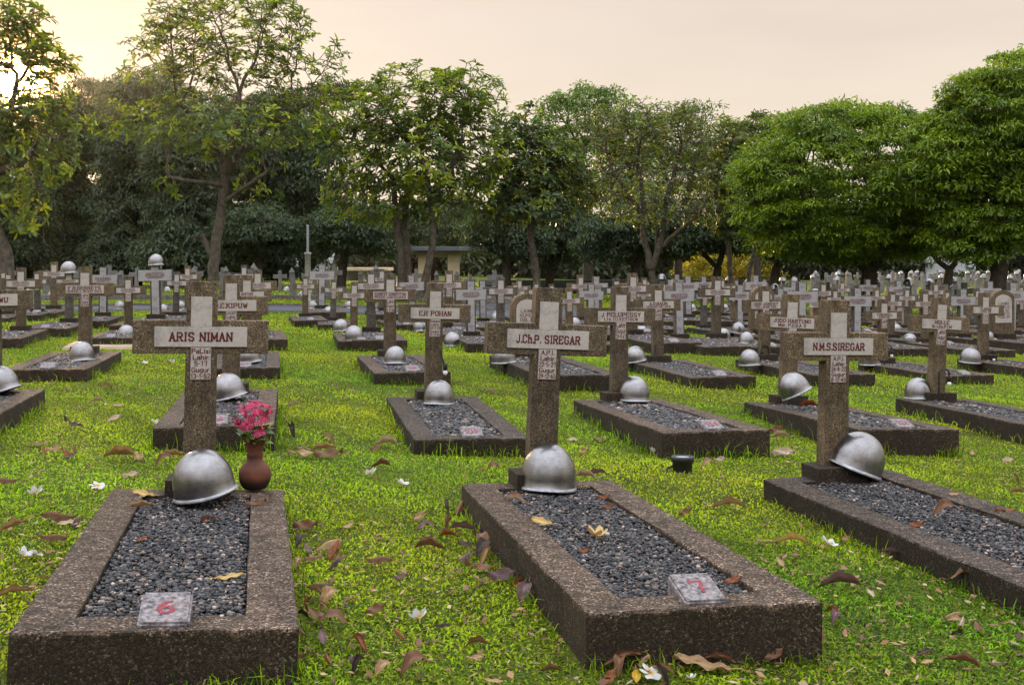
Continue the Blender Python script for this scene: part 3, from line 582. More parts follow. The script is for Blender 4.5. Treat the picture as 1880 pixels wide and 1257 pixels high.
# ------------------------------------------------------------------ helmets
def helmet_meshes():
    n = 48; prof = [(.1225 * math.cos(t) + .0005, .052 + .142 * math.sin(t)) for t in np.linspace(math.pi / 2 - .02, 0, 12)]
    prof += [(.1232, .028), (.125, .014), (.1285, .007), (.1300, .002), (.128, -.003), (.123, .002), (.118, .03)] + [(.115 * math.cos(t) + .0005, .05 + .135 * math.sin(t)) for t in np.linspace(.2, math.pi / 2 - .02, 5)]
    a = np.linspace(0, 2 * np.pi, n, endpoint=False); V = []; Q = []
    for r, z in prof:
        for t in a:
            f = max(0, math.cos(t)) ** 2; fl = max(0, (.03 - z) / .03)
            rr = r * (1 + .03 * math.cos(2 * t)) + fl * f * .006
            V.append((rr * math.cos(t), rr * math.sin(t) * .98, z + fl * f * .012 - .006 * fl * max(0, math.cos(2 * t)) * 0))
    m = len(prof)
    for i in range(m - 1):
        for j in range(n): Q.append((i * n + j, i * n + (j + 1) % n, (i + 1) * n + (j + 1) % n, (i + 1) * n + j))
    Q = np.array(Q); rim = np.array([(q.min() // n) in (13, 14, 15, 16) for q in Q]); V = np.array(V)
    return mesh_np('helmet_shell', V, [Q[~rim]], 'helmet', smooth=True), mesh_np('rim', V, [Q[rim]], 'helmetrim', smooth=True)
HS, HR = helmet_meshes()
SEQ = [0]
def helmet(px, py, zpl, label, front=0, tilt=0, lean=0, s=1.0, pos=None, group='silver helmets on the graves'):
    """Bottom of the rim at photo place (px,py) on the level zpl; front = direction of the brim, tilt about the view axis."""
    if pos is None:
        Y = (CAMZ - zpl) * F / (py - YH); Y += .09; pos = ((px - 940) / F * Y, Y, zpl)
    e = obj('helmet', None, loc=(pos[0], pos[1], pos[2]), rot=(lean, tilt, 0), scale=s); e.empty_display_size = .1
    tag(e, label, 'helmet', group)
    for nm, me in (('shell', HS), ('rim', HR)):
        o = obj(nm, me, e, (0, 0, abs(math.sin(tilt)) * .1 + abs(math.sin(lean)) * .08), (0, 0, front))
    return e
def hp(k): return GR[k][2]
HEL = [('a', 379, 926, 0, R(-9), R(4), .98, 'large silver helmet in front of the cross of grave 6, brim lifted on right', .02),
 ('b', 1006, 906, R(-100), R(2), 0, 1.06, 'silver helmet sitting level at foot of the cross of grave 7', .0),
 ('c', 1563, 886, R(175), R(20), R(-4), 1.07, 'silver helmet tipped up on left at foot of the nearest right cross', .0),
 ('d', 806, 744, R(-110), 0, 0, .96, 'silver helmet on gravel in front of the cross with black lamp', 0),
 ('e', 1163, 740, R(-60), R(4), 0, 1.03, 'silver helmet right of the two-line plate cross in second row', 0),
 ('f', 1468, 737, R(-10), R(-24), R(-6), .95, 'scratched dark-topped helmet tilted up to the right', .075),
 ('g', 1685, 735, R(-80), R(2), 0, .98, 'pale helmet on kerb corner of the far right second row grave', 0),
 ('h', 6, 727, R(0), R(-14), 0, .98, 'helmet cut by left picture edge', 0),
 ('i', 423, 738, R(0), R(-12), 0, .94, 'silver helmet right of the cross behind grave 6', 0),
 ('j', 151, 664, R(-60), R(-2), 0, .98, 'helmet in front of the third row cross at left', 0),
 ('k', 458, 668, R(0), R(-5), 0, .9, 'dark helmet half hidden under the arm of the cross of grave 6', 0),
 ('l', 725, 669, R(-70), R(2), 0, .95, 'helmet by number block 28, left of the lamp cross', 0),
 ('m', 925, 668, R(0), R(-2), 0, 1.0, 'helmet at left of arched headstone behind grave 7', 0),
 ('n', 1168, 667, R(0), R(-8), 0, .95, 'helmet half hidden by the two-line plate cross', 0),
 ('o', 1376, 672, R(-60), 0, 0, .98, 'rusty pale helmet left of the third row cross, left of tilted helmet', 0),
 ('p', 1597, 671, R(0), 0, 0, .98, 'helmet showing just right of the nearest right cross', 0),
 ('q', 1781, 668, R(150), R(3), 0, 1.0, 'helmet left of the third row cross at right edge', 0)]
for k, px, py, fr, ti, le, s, lab, dz in HEL: 
    if k in PLN: q_ = onslab(k, px, py, -.012 + dz); helmet(0, 0, 0, lab, fr, ti, le, s, pos=(q_[0] * (q_[1] + .1) / q_[1], q_[1] + .1, q_[2]))
    else: helmet(px, py, hp(k) - .012 + dz, lab, fr, ti, le, s)
# helmets of the rows behind
far_h = [(228, 622), (650, 623), (625, 606), (830, 632), (1370, 632), (1356, 610), (1672, 630), (1815, 625), (771, 607), (603, 578), (640, 565), (1347, 596), (910, 588), (1055, 602), (985, 596), (1273, 572), (1165, 575), (1615, 583), (1792, 590), (912, 590), (300, 574), (218, 567), (1400, 585), (1645, 640 - 30)]
SLB = [(o.location.x, o.location.y, o.rotation_euler.z, o.scale.x) for o in C.objects if o.parent is None and o.name.split('.')[0] == 'grave']
def top_here(x, y):
    for sx, sy, t, s in SLB:
        dx, dy = x - sx, y - sy; u = dx * math.cos(t) + dy * math.sin(t); v = -dx * math.sin(t) + dy * math.cos(t)
        if abs(u) < W_ / 2 * s + .05 and -L_ * s - .05 < v < .1: return KH * s
    return 0
for q, f_ in enumerate(FARPOS):
    if q in FILL and q % 4: far_h.append((f_[4] + (18 if q % 2 else -16), YH + (CAMZ - (f_[2] + .0)) / (f_[1] - .35) * F))
for i, (px, py) in enumerate(sorted(far_h)):
    p = at(px, py, KH)
    if not top_here(p[0], p[1] + .05): p = at(px, py, .03)
    helmet(0, 0, 0, 'small silver helmet behind the third row of crosses, %s from left' % ORD[i], random.uniform(-2, 1), random.uniform(-.15, .15), 0, 1.0, pos=(p[0], p[1] + .05, p[2] - .02))
ontop = [(128, 'helmet on top of the dark grey cross at upper left'), (288, 'helmet on top of the white marble faced cross left of the big tree')]
for px, lab in ontop:
    f_ = [f for f in FARPOS if f[4] == px][0]
    helmet(0, 0, 0, lab, R(-30), 0, 0, 1.0, pos=(f_[0], f_[1] - .05, f_[2] + .905 * f_[3] - .085))
p1 = at(1497, 600, 0)
pst = obj('grave_post', None, loc=p1, rot=(0, 0, TH)); tag(pst, 'short brown stone post with white plate, helmet on top', 'grave marker')
obj('post', box_mesh('post', (0, 0, .36), (.17, .12, .78), 'granite'), pst); pp = obj('name_plate', box_mesh('name_plate', (0, -.066, .5), (.34, .012, .12), 'plate', .001), pst)
obj('inscription', SCRIB[2], pp, (0, -.073, .5))
helmet(0, 0, 0, 'helmet on top of the short brown post right of centre', R(-20), 0, 0, 1.05, pos=(p1[0], p1[1], p1[2] + .66))

# ------------------------------------------------------------------ ground, road, path
def axis(parts):
    return np.unique(np.concatenate([np.linspace(a, b, n) for a, b, n in parts]).round(4))
gxs = axis([(-400, -40, 14), (-40, -14, 40), (-14, 14, 120), (14, 40, 40), (40, 400, 14)])
gys = axis([(-60, 1, 16), (1, 30, 130), (30, 70, 80), (70, 480, 24)])
GX, GY = np.meshgrid(gxs, gys)
nx_, ny_ = len(gxs), len(gys); idx = np.arange(nx_ * ny_).reshape(ny_, nx_)
Mg = Mat('lawn_soil')
n1 = Mg.noise(2.2, 6, .65); n2 = Mg.noise(45, 4, .7); n3 = Mg.noise(.35, 3)
c = Mg.ramp(n1.outputs[0], [(.3, (.03, .042, .006)), (.55, (.085, .115, .01)), (.75, (.13, .135, .02))])
c = Mg.mix(.75, c, Mg.ramp(n2.outputs[0], [(.3, (.25, .28, .2)), (.7, (1.3, 1.3, 1.2))]), 'MULTIPLY')
c = Mg.mix(Mg.ramp(n3.outputs[0], [(.5, (0, 0, 0)), (.8, (.3, .3, .3))]), c, (.12, .09, .04))
Mg.bsdf(c, .95, 0, .1, Mg.bump(n2.outputs[0], .8, .03)); MATS['lawn'] = Mg.m
gr = obj('ground', mesh_np('ground', np.stack([GX, GY, gz(GX, GY)], -1).reshape(-1, 3), [np.stack([idx[:-1, :-1], idx[:-1, 1:], idx[1:, 1:], idx[1:, :-1]], -1).reshape(-1, 4)], 'lawn', smooth=True))
tag(gr, kind='structure')
def strip(name, P, wid, h, mat, skirt=.12):
    """A raised sheet of width wid along the polyline P, laid on the terrain."""
    P = np.array(P, float); d = np.gradient(P, axis=0); d /= np.linalg.norm(d, axis=1)[:, None]; nn = np.stack([-d[:, 1], d[:, 0]], 1)
    V = []
    for s, dz in ((-.5, -skirt), (-.5, h), (0, h), (.5, h), (.5, -skirt)):
        q = P + nn * wid * s; V.append(np.stack([q[:, 0], q[:, 1], gz(q[:, 0], q[:, 1]) + dz], 1))
    V = np.stack(V, 1); k = len(P); ii = np.arange(k * 5).reshape(k, 5)
    return obj(name, mesh_np(name, V.reshape(-1, 3), [np.stack([ii[:-1, :-1], ii[1:, :-1], ii[1:, 1:], ii[:-1, 1:]], -1).reshape(-1, 4)], mat))
ROAD = [(x, 28.6 + .2 * x) for x in np.arange(-60, -.5, .5)]
cx0, cy0 = ROAD[-1]
ROAD += [(cx0 + 2.2 * math.sin(t), cy0 + 2.2 * (1 - math.cos(t)) + .2 * 2.2 * math.sin(t)) for t in np.linspace(.2, 1.75, 8)]
ex, ey = ROAD[-1]
ROAD += [(ex - .2 * s, ey + .98 * s) for s in np.arange(1, 60, 1.0)]
tag(strip('road', ROAD, 3.3, .025, 'asphalt'), kind='structure')
kb = np.array(ROAD); d_ = np.gradient(kb, axis=0); d_ /= np.linalg.norm(d_, axis=1)[:, None]
tag(strip('kerb_line', kb + np.stack([-d_[:, 1], d_[:, 0]], 1) * 1.74, .18, .08, 'greystone'), kind='structure')
tag(strip('path', [(-5.55 + .1 * t, 14.65 + .02 * t) for t in range(0, 16)], .95, .03, 'path'), kind='structure')

# ------------------------------------------------------------------ lawn
SL = []
for o in C.objects:
    if o.parent is None and o.name.split('.')[0] == 'grave': SL.append((o.location.x, o.location.y, o.rotation_euler.z, o.scale.x))
SL = np.array(SL)
def in_slab(x, y, m=.0):
    r = np.zeros(len(x), bool)
    for sx, sy, t, s in SL:
        dx, dy = x - sx, y - sy; u = dx * math.cos(t) + dy * math.sin(t); v = -dx * math.sin(t) + dy * math.cos(t)
        r |= (np.abs(u) < W_ / 2 * s + m) & (v < m) & (v > -L_ * s - m)
    return r
RD = np.array(ROAD)
def on_road(x, y):
    r = np.zeros(len(x), bool); sel = np.where(y > 14)[0]
    for a in range(0, len(sel), 20000):
        s = sel[a:a + 20000]; d2 = ((x[s, None] - RD[None, :, 0]) ** 2 + (y[s, None] - RD[None, :, 1]) ** 2).min(1); r[s] = d2 < 1.9 ** 2
    return r
def lowf(x, y, k, ph=0):
    return np.sin(x * k + ph) * np.sin(y * k * 1.13 + ph * 2) + .6 * np.sin(x * k * 2.3 + y * k * 1.7 + ph * 3)
def blades(n, y0, y1, ln, wd, seed, tall=0):
    rg = np.random.default_rng(seed)
    y = y0 * (y1 / y0) ** rg.uniform(0, 1, n) if y1 / y0 > 1.6 else rg.uniform(y0, y1, n)
    y = np.sqrt(rg.uniform(y0 ** 2, y1 ** 2, n)); hw = y * 940 / F * 1.16 + .25; x = rg.uniform(-1, 1, n) * hw
    bare = lowf(x, y, 1.9, .7) + .5 * lowf(x, y, 6.1, 2.2); k = ~in_slab(x, y, .012) & ~on_road(x, y) & (rg.uniform(0, 1, n) > np.clip((bare - .55) * .9, 0, .6)); return x[k], y[k], rg
def blade_mesh(x, y, rg, ln, wd, lean=1.12, var=.8):
    n = len(x); z = gz(x, y); patch = lowf(x, y, 1.1); patch2 = lowf(x, y, 4.3, 1.2)
    L = ln * rg.uniform(.55, 1.35, n) * (1 + .18 * patch2); A = rg.uniform(0, 2 * np.pi, n); Wd = wd * rg.uniform(.6, 1.3, n)
    tilt = np.abs(rg.normal(lean, .4, n)); d = np.stack([np.cos(A), np.sin(A)], 1); s = np.stack([-d[:, 1], d[:, 0]], 1)
    def P(f, t, side):
        h = np.sin(np.clip(tilt * .0 + (np.pi / 2 - tilt * t), -.4, 1.57)); r = np.cos(np.clip(np.pi / 2 - tilt * t, -.4, 1.57))
        hor = d * (L * f * r)[:, None] + s * (Wd * side)[:, None]
        return np.stack([x + hor[:, 0], y + hor[:, 1], z - .004 + L * f * h], 1)
    V = np.stack([P(0, .5, -.35), P(0, .5, .35), P(.55, .6, .5), P(.55, .6, -.5), P(1, 1.15, 0)], 1)
    i = np.arange(n)[:, None] * 5
    base = np.stack([.25 + .06 * patch, .35 + .03 * patch, np.full(n, .010)], 1) * ((1 + .2 * patch2 * (y < 12)) * (1 + .20 * lowf(x, y, .55, 1.9)))[:, None]
    g = rg.uniform(0, 1, n)
    col = base * (1.0 + var * rg.uniform(-1, .55, n))[:, None]
    col[g > .93] = np.array([.30, .23, .10]) * rg.uniform(.6, 1.2, ((g > .93).sum(), 1))
    col[g < .14] = np.array([.05, .13, .012]) * rg.uniform(.7, 1.3, ((g < .14).sum(), 1))
    return V.reshape(-1, 3), i + np.array([[0, 1, 2, 3]]), i + np.array([[3, 2, 4]]), np.repeat(np.clip(col, .004, 1), 5, 0)
ga = Acc()
for n, y0, y1, ln, wd, sd, vr in ((190000, 1.9, 5.2, .0215, .0068, 1, .9), (190000, 5.0, 9.5, .025, .0075, 2, .7), (190000, 9.3, 18, .034, .0105, 3, .5), (150000, 17.5, 36, .055, .02, 4, .4), (60000, 34, 75, .09, .06, 5, .35)):
    x, y, rg = blades(n, y0, y1, ln, wd, sd)
    V, q, t, c_ = blade_mesh(x, y, rg, ln, wd, var=vr)
    ga.add(V, q, c_); ga.F.setdefault(3, []).append(t + (ga.n - len(V)))
g_ = obj('lawn_grass', ga.mesh('lawn_grass', 'grass')); tag(g_, kind='stuff', cat='grass', label='short bright green lawn grass between the graves')
# taller weeds the mower misses along the kerbs
rg_w = lambda near: .065 if near else .10
wa = Acc(); rg = np.random.default_rng(77)
for sx, sy, t, s in SL:
    if sy > 24: continue
    near = sy < 8; m = int((900 if near else 700) * (1 if sy < 12 else .6))
    side = rg.choice(4, m, p=[.33, .33, .24, .10]); u = rg.uniform(-W_ / 2, W_ / 2, m); v = rg.uniform(-L_, 0, m); o_ = np.abs(rg.normal(.006, .02, m)) + .006
    u = np.where(side == 0, -W_ / 2 - o_, np.where(side == 1, W_ / 2 + o_, u)); v = np.where(side == 2, -L_ - o_, np.where(side == 3, o_, v))
    cl = np.clip(.35 + .8 * np.sin(u * 9 + v * 7 + sx * 3) * np.sin(v * 13 + sy), 0, 1); keep = rg.uniform(0, 1, m) < cl * (1 if not near else .8) + .1
    u, v = u[keep] * s, v[keep] * s
    x = sx + u * math.cos(t) - v * math.sin(t); y = sy + u * math.sin(t) + v * math.cos(t)
    V, q, tt, c_ = blade_mesh(x, y, rg, rg_w(near), .0042 if near else .0055, .8, .7)
    wa.add(V, q, c_ * np.array([.85, .95, .9])); wa.F.setdefault(3, []).append(tt + (wa.n - len(V)))
g_ = obj('kerbside_weeds', wa.mesh('kerbside_weeds', 'grass')); tag(g_, kind='stuff', cat='grass', label='long grass and weeds growing along the kerbs')
# dry crumbs and leaf bits in the grass
n = 5200; rg = np.random.default_rng(5); y = np.sqrt(rg.uniform(1.9 ** 2, 11 ** 2, n)); y[:3200] = np.sqrt(rg.uniform(1.9 ** 2, 5 ** 2, 3200)); x = rg.uniform(-1, 1, n) * (y * 940 / F * 1.15 + .2)
k = ~in_slab(x, y, .02); x, y = x[k], y[k]; n = len(x); z = gz(x, y) + .012 + rg.uniform(0, .012, n)
A = rg.uniform(0, 6.28, n); L = rg.uniform(.005, .02, n); Wd = L * rg.uniform(.2, .6, n); d = np.stack([np.cos(A), np.sin(A), rg.normal(0, .3, n)], 1); s = np.stack([-np.sin(A), np.cos(A), rg.normal(0, .3, n)], 1)
P0 = np.stack([x, y, z], 1)
V = np.stack([P0 - d * L[:, None], P0 + s * Wd[:, None], P0 + d * L[:, None], P0 - s * Wd[:, None]], 1).reshape(-1, 3)
pal = np.array([(.20, .10, .045), (.33, .2, .1), (.11, .055, .035), (.4, .3, .17), (.25, .12, .08)]); cc = pal[rg.integers(0, 5, n)] * rg.uniform(.6, 1.3, (n, 1))
g_ = obj('leaf_litter', mesh_np('leaf_litter', V, [np.arange(n * 4).reshape(-1, 4)], 'dryleaf', np.repeat(cc, 4, 0))); tag(g_, kind='stuff', cat='leaf litter', label='brown crumbs of dry leaves scattered through the grass')

# ------------------------------------------------------------------ fallen leaves and blossoms
def leaf_mesh(shape, cols, seed):
    rg = random.Random(seed); nu, nv = 13, 7; V = []; cc = []
    for i in range(nu):
        t = i / (nu - 1); wdt = .5 * .36 * (math.sin(math.pi * min(1, t * 1.02) ** .85) ** .8 if 0 < t < 1 else 0)
        for j in range(nv):
            s = (j / (nv - 1) - .5) * 2; x = t - .5; y = s * wdt; z = 0
            if shape == 'flat': z = .03 * math.sin(t * 5) + .03 * abs(s)
            if shape == 'fold': y *= .55; z = abs(s) * wdt * 1.15 + .05 * math.sin(t * 4)
            if shape == 'tent': y *= .75; z = .16 - abs(s) * wdt * .8 + .02 * math.sin(6 * t) - .25 * (t - .5) ** 2
            if shape == 'curl': z = .26 * math.sin(math.pi * t) + abs(s) * wdt * .5; x *= .85
            if shape == 'roll': a = s * 2.2; y = wdt * .5 * math.sin(a); z = wdt * .5 * (1 - math.cos(a)) + .09 * math.sin(3.5 * t)
            if shape == 'wave': z = .07 * math.sin(t * 9 + s * 2) + .08 * s * math.sin(t * 4) + .06
            z += .03 * math.sin(t * 17 + s * 3 + seed) * abs(s) + .02 * math.sin(t * 7 + seed * 2); vein = .5 + .5 * math.cos(t * 60 + abs(s) * 9)
            f = .85 * (1.45 if j == nv // 2 else 1) * (.86 + .2 * vein) * rg.uniform(.85, 1.1)
            V.append((x, y, z + rg.uniform(-.006, .006))); k_ = rg.uniform(0, 1) ** 2 * .4; cc.append(tuple((a_ * (1 - k_) + b_ * k_) * f for a_, b_ in zip(cols[0], cols[1])))
    Q = [(i * nv + j, (i + 1) * nv + j, (i + 1) * nv + j + 1, i * nv + j + 1) for i in range(nu - 1) for j in range(nv - 1)]
    a = Acc(); a.add(V, Q, np.array(cc))
    tv, tq = tube_np([(.48, 0, .01), (.58, .01, .02), (.68, .03, .015)], [.012, .011, .009], 5); a.add(tv, tq, np.array(cols[0]) * 1.25)
    return a.mesh('fallen_leaf', 'dryleaf', True)
LC = {'tan': ((.36, .23, .115), (.2, .11, .05)), 'brown': ((.19, .095, .05), (.09, .045, .03)), 'purple-brown': ((.17, .10, .10), (.07, .04, .04)), 'dark': ((.055, .035, .03), (.03, .02, .018)), 'yellow': ((.52, .36, .12), (.36, .2, .06)), 'russet': ((.24, .08, .03), (.13, .045, .02)), 'pale': ((.45, .34, .24), (.3, .2, .13)), 'golden': ((.45, .28, .02), (.3, .15, .02))}
LMC = {}
SHN = {'flat': 'flat', 'fold': 'folded', 'tent': 'tented', 'curl': 'arched', 'roll': 'rolled up', 'wave': 'crumpled'}
used_labels = set()
def leaf(px, py, wpx, deg, shape, col, where, zoff=.02, key=None):
    """A leaf lying at photo place (px,py); wpx its length there; deg its heading on the ground (0 = stalk to the right)."""
    if key: 
        p = np.array(onslab(key, px, py, .001 if 'kerb' in where else -.010))
    else: p = at(px, py, zoff)
    L = max(.04, 1.12 * wpx / F * p[1] / max(.85, abs(math.cos(R(deg)))))
    k = (shape, col)
    if k not in LMC: LMC[k] = leaf_mesh(shape, LC[col], len(LMC))
    big = 'large' if L > .125 else ('small' if L < .085 else 'mid-sized')
    lab = '%s %s %s leaf %s' % (big, SHN[shape], col, where)
    if lab in used_labels:
        dn = {0: 'stalk to the right', 1: 'stalk pointing away', 2: 'stalk to the left', 3: 'stalk pointing to the viewer'}[int(((deg % 360) + 45) // 90) % 4]
        lab += ', ' + dn
        base, q = lab, 0
        while lab in used_labels:
            lab = base + ' and ' + ['slightly behind', 'nearer the viewer', 'a little to the right', 'a little to the left', 'farther off'][q]; print('LABEL', lab); q += 1
    used_labels.add(lab)
    th_ = random.uniform(.15, .6); p = np.array(p) + np.array([0, 0, L * .12 * math.sin(th_)])
    e_ = (Matrix.Rotation(th_, 3, 'X') @ Matrix.Rotation(random.uniform(-.12, .12), 3, 'Y') @ Matrix.Rotation(R(deg), 3, 'Z')).to_euler()
    o = obj('fallen_leaf', LMC[k], None, p, e_, (L / 1.1, L / 1.1 * random.uniform(.85, 1.1), L / 1.1 * random.uniform(.9, 1.4)))
    tag(o, lab, 'leaf', 'fallen frangipani leaves')
W6L, W6R = 'on grass left of grave 6', 'on grass right of grave 6'
for a in [
 (10, 887, 50, 10, 'tent', 'brown', 'by the left picture edge'), (110, 955, 65, 5, 'tent', 'brown', W6L), (25, 970, 45, 40, 'fold', 'tan', W6L), (128, 962, 45, 15, 'flat', 'pale', 'against left kerb of grave 6'), (97, 992, 60, 175, 'tent', 'brown', W6L), (30, 1092, 58, 25, 'roll', 'tan', 'against left kerb of grave 6'), (140, 962, 25, 80, 'wave', 'purple-brown', W6L),
 (220, 840, 60, 178, 'fold', 'tan', 'on grass behind grave 6, left of its cross'), (240, 873, 28, 20, 'wave', 'pale', 'on grass behind grave 6, left of its cross'), (305, 852, 40, 30, 'curl', 'brown', 'at the plinth of grave 6'), (318, 838, 40, 10, 'fold', 'tan', 'at the plinth of grave 6'), (135, 782, 40, 150, 'wave', 'dark', 'on grass by second row grave at left'), (100, 826, 30, 10, 'wave', 'tan', 'on grass at far left between rows'), (68, 815, 30, 160, 'flat', 'brown', 'on grass at far left between rows'), (210, 770, 26, 60, 'wave', 'pale', 'on grass left of the grave behind grave 6'), (216, 745, 28, 170, 'flat', 'tan', 'on grass left of the grave behind grave 6'), (180, 737, 24, 20, 'fold', 'pale', 'on grass left of the grave behind grave 6'), (120, 722, 26, 5, 'curl', 'brown', 'on grass in front of the third row grave at left'), (195, 710, 26, 0, 'roll', 'tan', 'on grass in front of the third row grave at left'),
 (535, 795, 50, 110, 'roll', 'dark', 'against kerb of the grave behind grave 6'), (600, 815, 38, 160, 'curl', 'brown', 'in the leaf pile on the central aisle'), (595, 825, 44, 10, 'fold', 'tan', 'in the leaf pile on the central aisle'), (553, 836, 50, 175, 'wave', 'tan', 'in the leaf pile on the central aisle'), (603, 836, 52, 5, 'wave', 'brown', 'in the leaf pile on the central aisle'), (560, 824, 36, 12, 'flat', 'brown', 'in the leaf pile on the central aisle'),
 (540, 746, 28, 30, 'roll', 'pale', 'on central aisle, farther than the leaf pile'), (712, 817, 44, 0, 'fold', 'pale', 'on grass left of the front kerb of the lamp grave'), (690, 824, 22, 40, 'wave', 'brown', 'on grass left of the front kerb of the lamp grave'), (617, 712, 16, 0, 'flat', 'brown', 'on central aisle, farther than the leaf pile'), (650, 717, 16, 10, 'flat', 'tan', 'on central aisle, farther than the leaf pile'), (700, 855, 36, 170, 'fold', 'brown', 'on grass left of the cross of grave 7'), (908, 868, 40, 8, 'curl', 'brown', 'beside the plinth of grave 7'),
 (640, 966, 28, 70, 'flat', 'tan', 'on aisle between graves 6 and 7'), (560, 968, 44, 10, 'wave', 'brown', W6R), (548, 1040, 36, 80, 'curl', 'tan', 'against right kerb of grave 6'), (565, 1010, 30, 120, 'wave', 'purple-brown', 'against right kerb of grave 6'), (575, 1028, 40, 20, 'tent', 'brown', 'against right kerb of grave 6'), (590, 1078, 40, 175, 'tent', 'purple-brown', W6R), (580, 1090, 44, 140, 'roll', 'tan', W6R), (565, 1105, 26, 70, 'fold', 'russet', 'against right kerb of grave 6'), (610, 1145, 66, 175, 'curl', 'brown', W6R), (592, 1170, 40, 105, 'flat', 'purple-brown', W6R), (538, 1210, 56, 15, 'tent', 'brown', 'at front right corner of grave 6'), (455, 1245, 90, 22, 'fold', 'tan', 'in front of grave 6 at bottom edge'), (205, 1250, 70, 15, 'curl', 'russet', 'in front of grave 6 at bottom edge'), (60, 1252, 60, 175, 'flat', 'golden', 'at bottom left corner'),
 (785, 978, 50, 15, 'curl', 'purple-brown', 'on grass left of grave 7'), (820, 930, 34, 100, 'roll', 'dark', 'on grass left of grave 7'), (848, 975, 54, 170, 'roll', 'purple-brown', 'on grass left of grave 7'), (770, 950, 28, 60, 'wave', 'tan', 'on aisle between graves 6 and 7'), (695, 1033, 52, 178, 'tent', 'brown', 'on aisle between graves 6 and 7'), (790, 1005, 56, 5, 'fold', 'brown', 'on grass left of grave 7'), (855, 1025, 40, 60, 'tent', 'purple-brown', 'against left kerb of grave 7'), (880, 1045, 52, 165, 'wave', 'brown', 'against left kerb of grave 7'), (922, 1060, 55, 10, 'wave', 'purple-brown', 'against left kerb of grave 7'), (963, 1095, 60, 75, 'curl', 'purple-brown', 'against left kerb of grave 7'), (955, 1072, 36, 40, 'fold', 'russet', 'against left kerb of grave 7'),
 (875, 1185, 50, 178, 'roll', 'brown', 'on grass in front of grave 7, left of its corner'), (765, 1232, 66, 30, 'curl', 'brown', 'at bottom edge between graves 6 and 7'), (1010, 1232, 40, 175, 'fold', 'brown', 'in front of grave 7 at bottom edge'), (735, 1060, 26, 20, 'wave', 'purple-brown', 'on aisle between graves 6 and 7'), (905, 1250, 40, 160, 'flat', 'tan', 'in front of grave 7 at bottom edge'), (690, 1120, 34, 30, 'wave', 'brown', 'on aisle between graves 6 and 7'),
 (1215, 1185, 70, 25, 'tent', 'russet', 'against front kerb of grave 7'), (1145, 1215, 78, 20, 'roll', 'brown', 'against front kerb of grave 7'), (1275, 1190, 62, 160, 'curl', 'brown', 'against front kerb of grave 7'), (1290, 1222, 105, -14, 'flat', 'tan', 'against front kerb of grave 7'), (1168, 1240, 44, 85, 'flat', 'golden', 'beside the white blossom in front of grave 7'), (1120, 1245, 36, 60, 'wave', 'russet', 'beside the white blossom in front of grave 7'), (1528, 1125, 34, 110, 'fold', 'russet', 'at front right corner of grave 7'), (1505, 1175, 50, 70, 'tent', 'brown', 'right of the front corner of grave 7'), (1532, 1140, 40, 60, 'curl', 'purple-brown', 'at front right corner of grave 7'), (1422, 1205, 40, 30, 'wave', 'brown', 'right of the front corner of grave 7'),
 (1540, 1077, 76, 178, 'fold', 'purple-brown', 'on grass between grave 7 and the nearest right grave'), (1598, 1088, 26, 95, 'flat', 'pale', 'on grass between grave 7 and the nearest right grave'), (1335, 933, 64, 178, 'roll', 'tan', 'on grass between grave 7 and the nearest right grave'), (1450, 998, 66, 176, 'roll', 'yellow', 'on grass between grave 7 and the nearest right grave'), (1432, 1033, 28, 100, 'flat', 'tan', 'on grass between grave 7 and the nearest right grave'), (1635, 1018, 40, 165, 'fold', 'purple-brown', 'against left kerb of the nearest right grave'), (1770, 1072, 62, 165, 'curl', 'brown', 'against left kerb of the nearest right grave'), (1765, 1145, 30, 60, 'tent', 'pale', 'at lower right of the lawn'), (1258, 942, 26, 30, 'wave', 'brown', 'against right kerb of grave 7'), (1553, 990, 20, 40, 'wave', 'tan', 'on grass between grave 7 and the nearest right grave'),
 (1865, 880, 26, 90, 'roll', 'brown', 'on grass behind the nearest right grave at right edge'), (1868, 905, 30, 5, 'fold', 'tan', 'on grass behind the nearest right grave at right edge'), (1850, 846, 24, 20, 'wave', 'pale', 'on grass behind the nearest right grave at right edge'), (1785, 832, 18, 70, 'flat', 'tan', 'on grass behind the nearest right grave at right edge'), (1438, 833, 44, 8, 'wave', 'pale', 'on grass between second row and nearest right cross'), (1300, 860, 36, 30, 'curl', 'tan', 'beside the black spotlight'), (1322, 845, 22, 10, 'wave', 'pale', 'beside the black spotlight'), (1433, 804, 38, 0, 'fold', 'pale', 'by front kerb of the tilted helmet grave'), (1425, 790, 28, 20, 'wave', 'brown', 'by front kerb of the tilted helmet grave'), (1052, 808, 24, 5, 'flat', 'pale', 'on grass right of the cross of grave 7'), (1072, 830, 20, 40, 'wave', 'tan', 'on grass right of the cross of grave 7'), (1105, 807, 32, 5, 'flat', 'brown', 'on grass right of the cross of grave 7'), (900, 721, 24, 0, 'fold', 'pale', 'on grass left of grave 7 cross, by lamp grave'), (870, 830, 24, 60, 'wave', 'dark', 'by front kerb of the lamp grave'), (1790, 772, 40, 178, 'fold', 'tan', 'on kerb side of the far right second row grave'), (1840, 768, 40, 5, 'wave', 'brown', 'on kerb side of the far right second row grave'), (1690, 800, 24, 20, 'flat', 'tan', 'by front kerb of the second row grave at right'), (1455, 775, 20, 40, 'wave', 'tan', 'by left kerb of the tilted helmet grave')]:
    leaf(*a)
xr = random.Random(41)
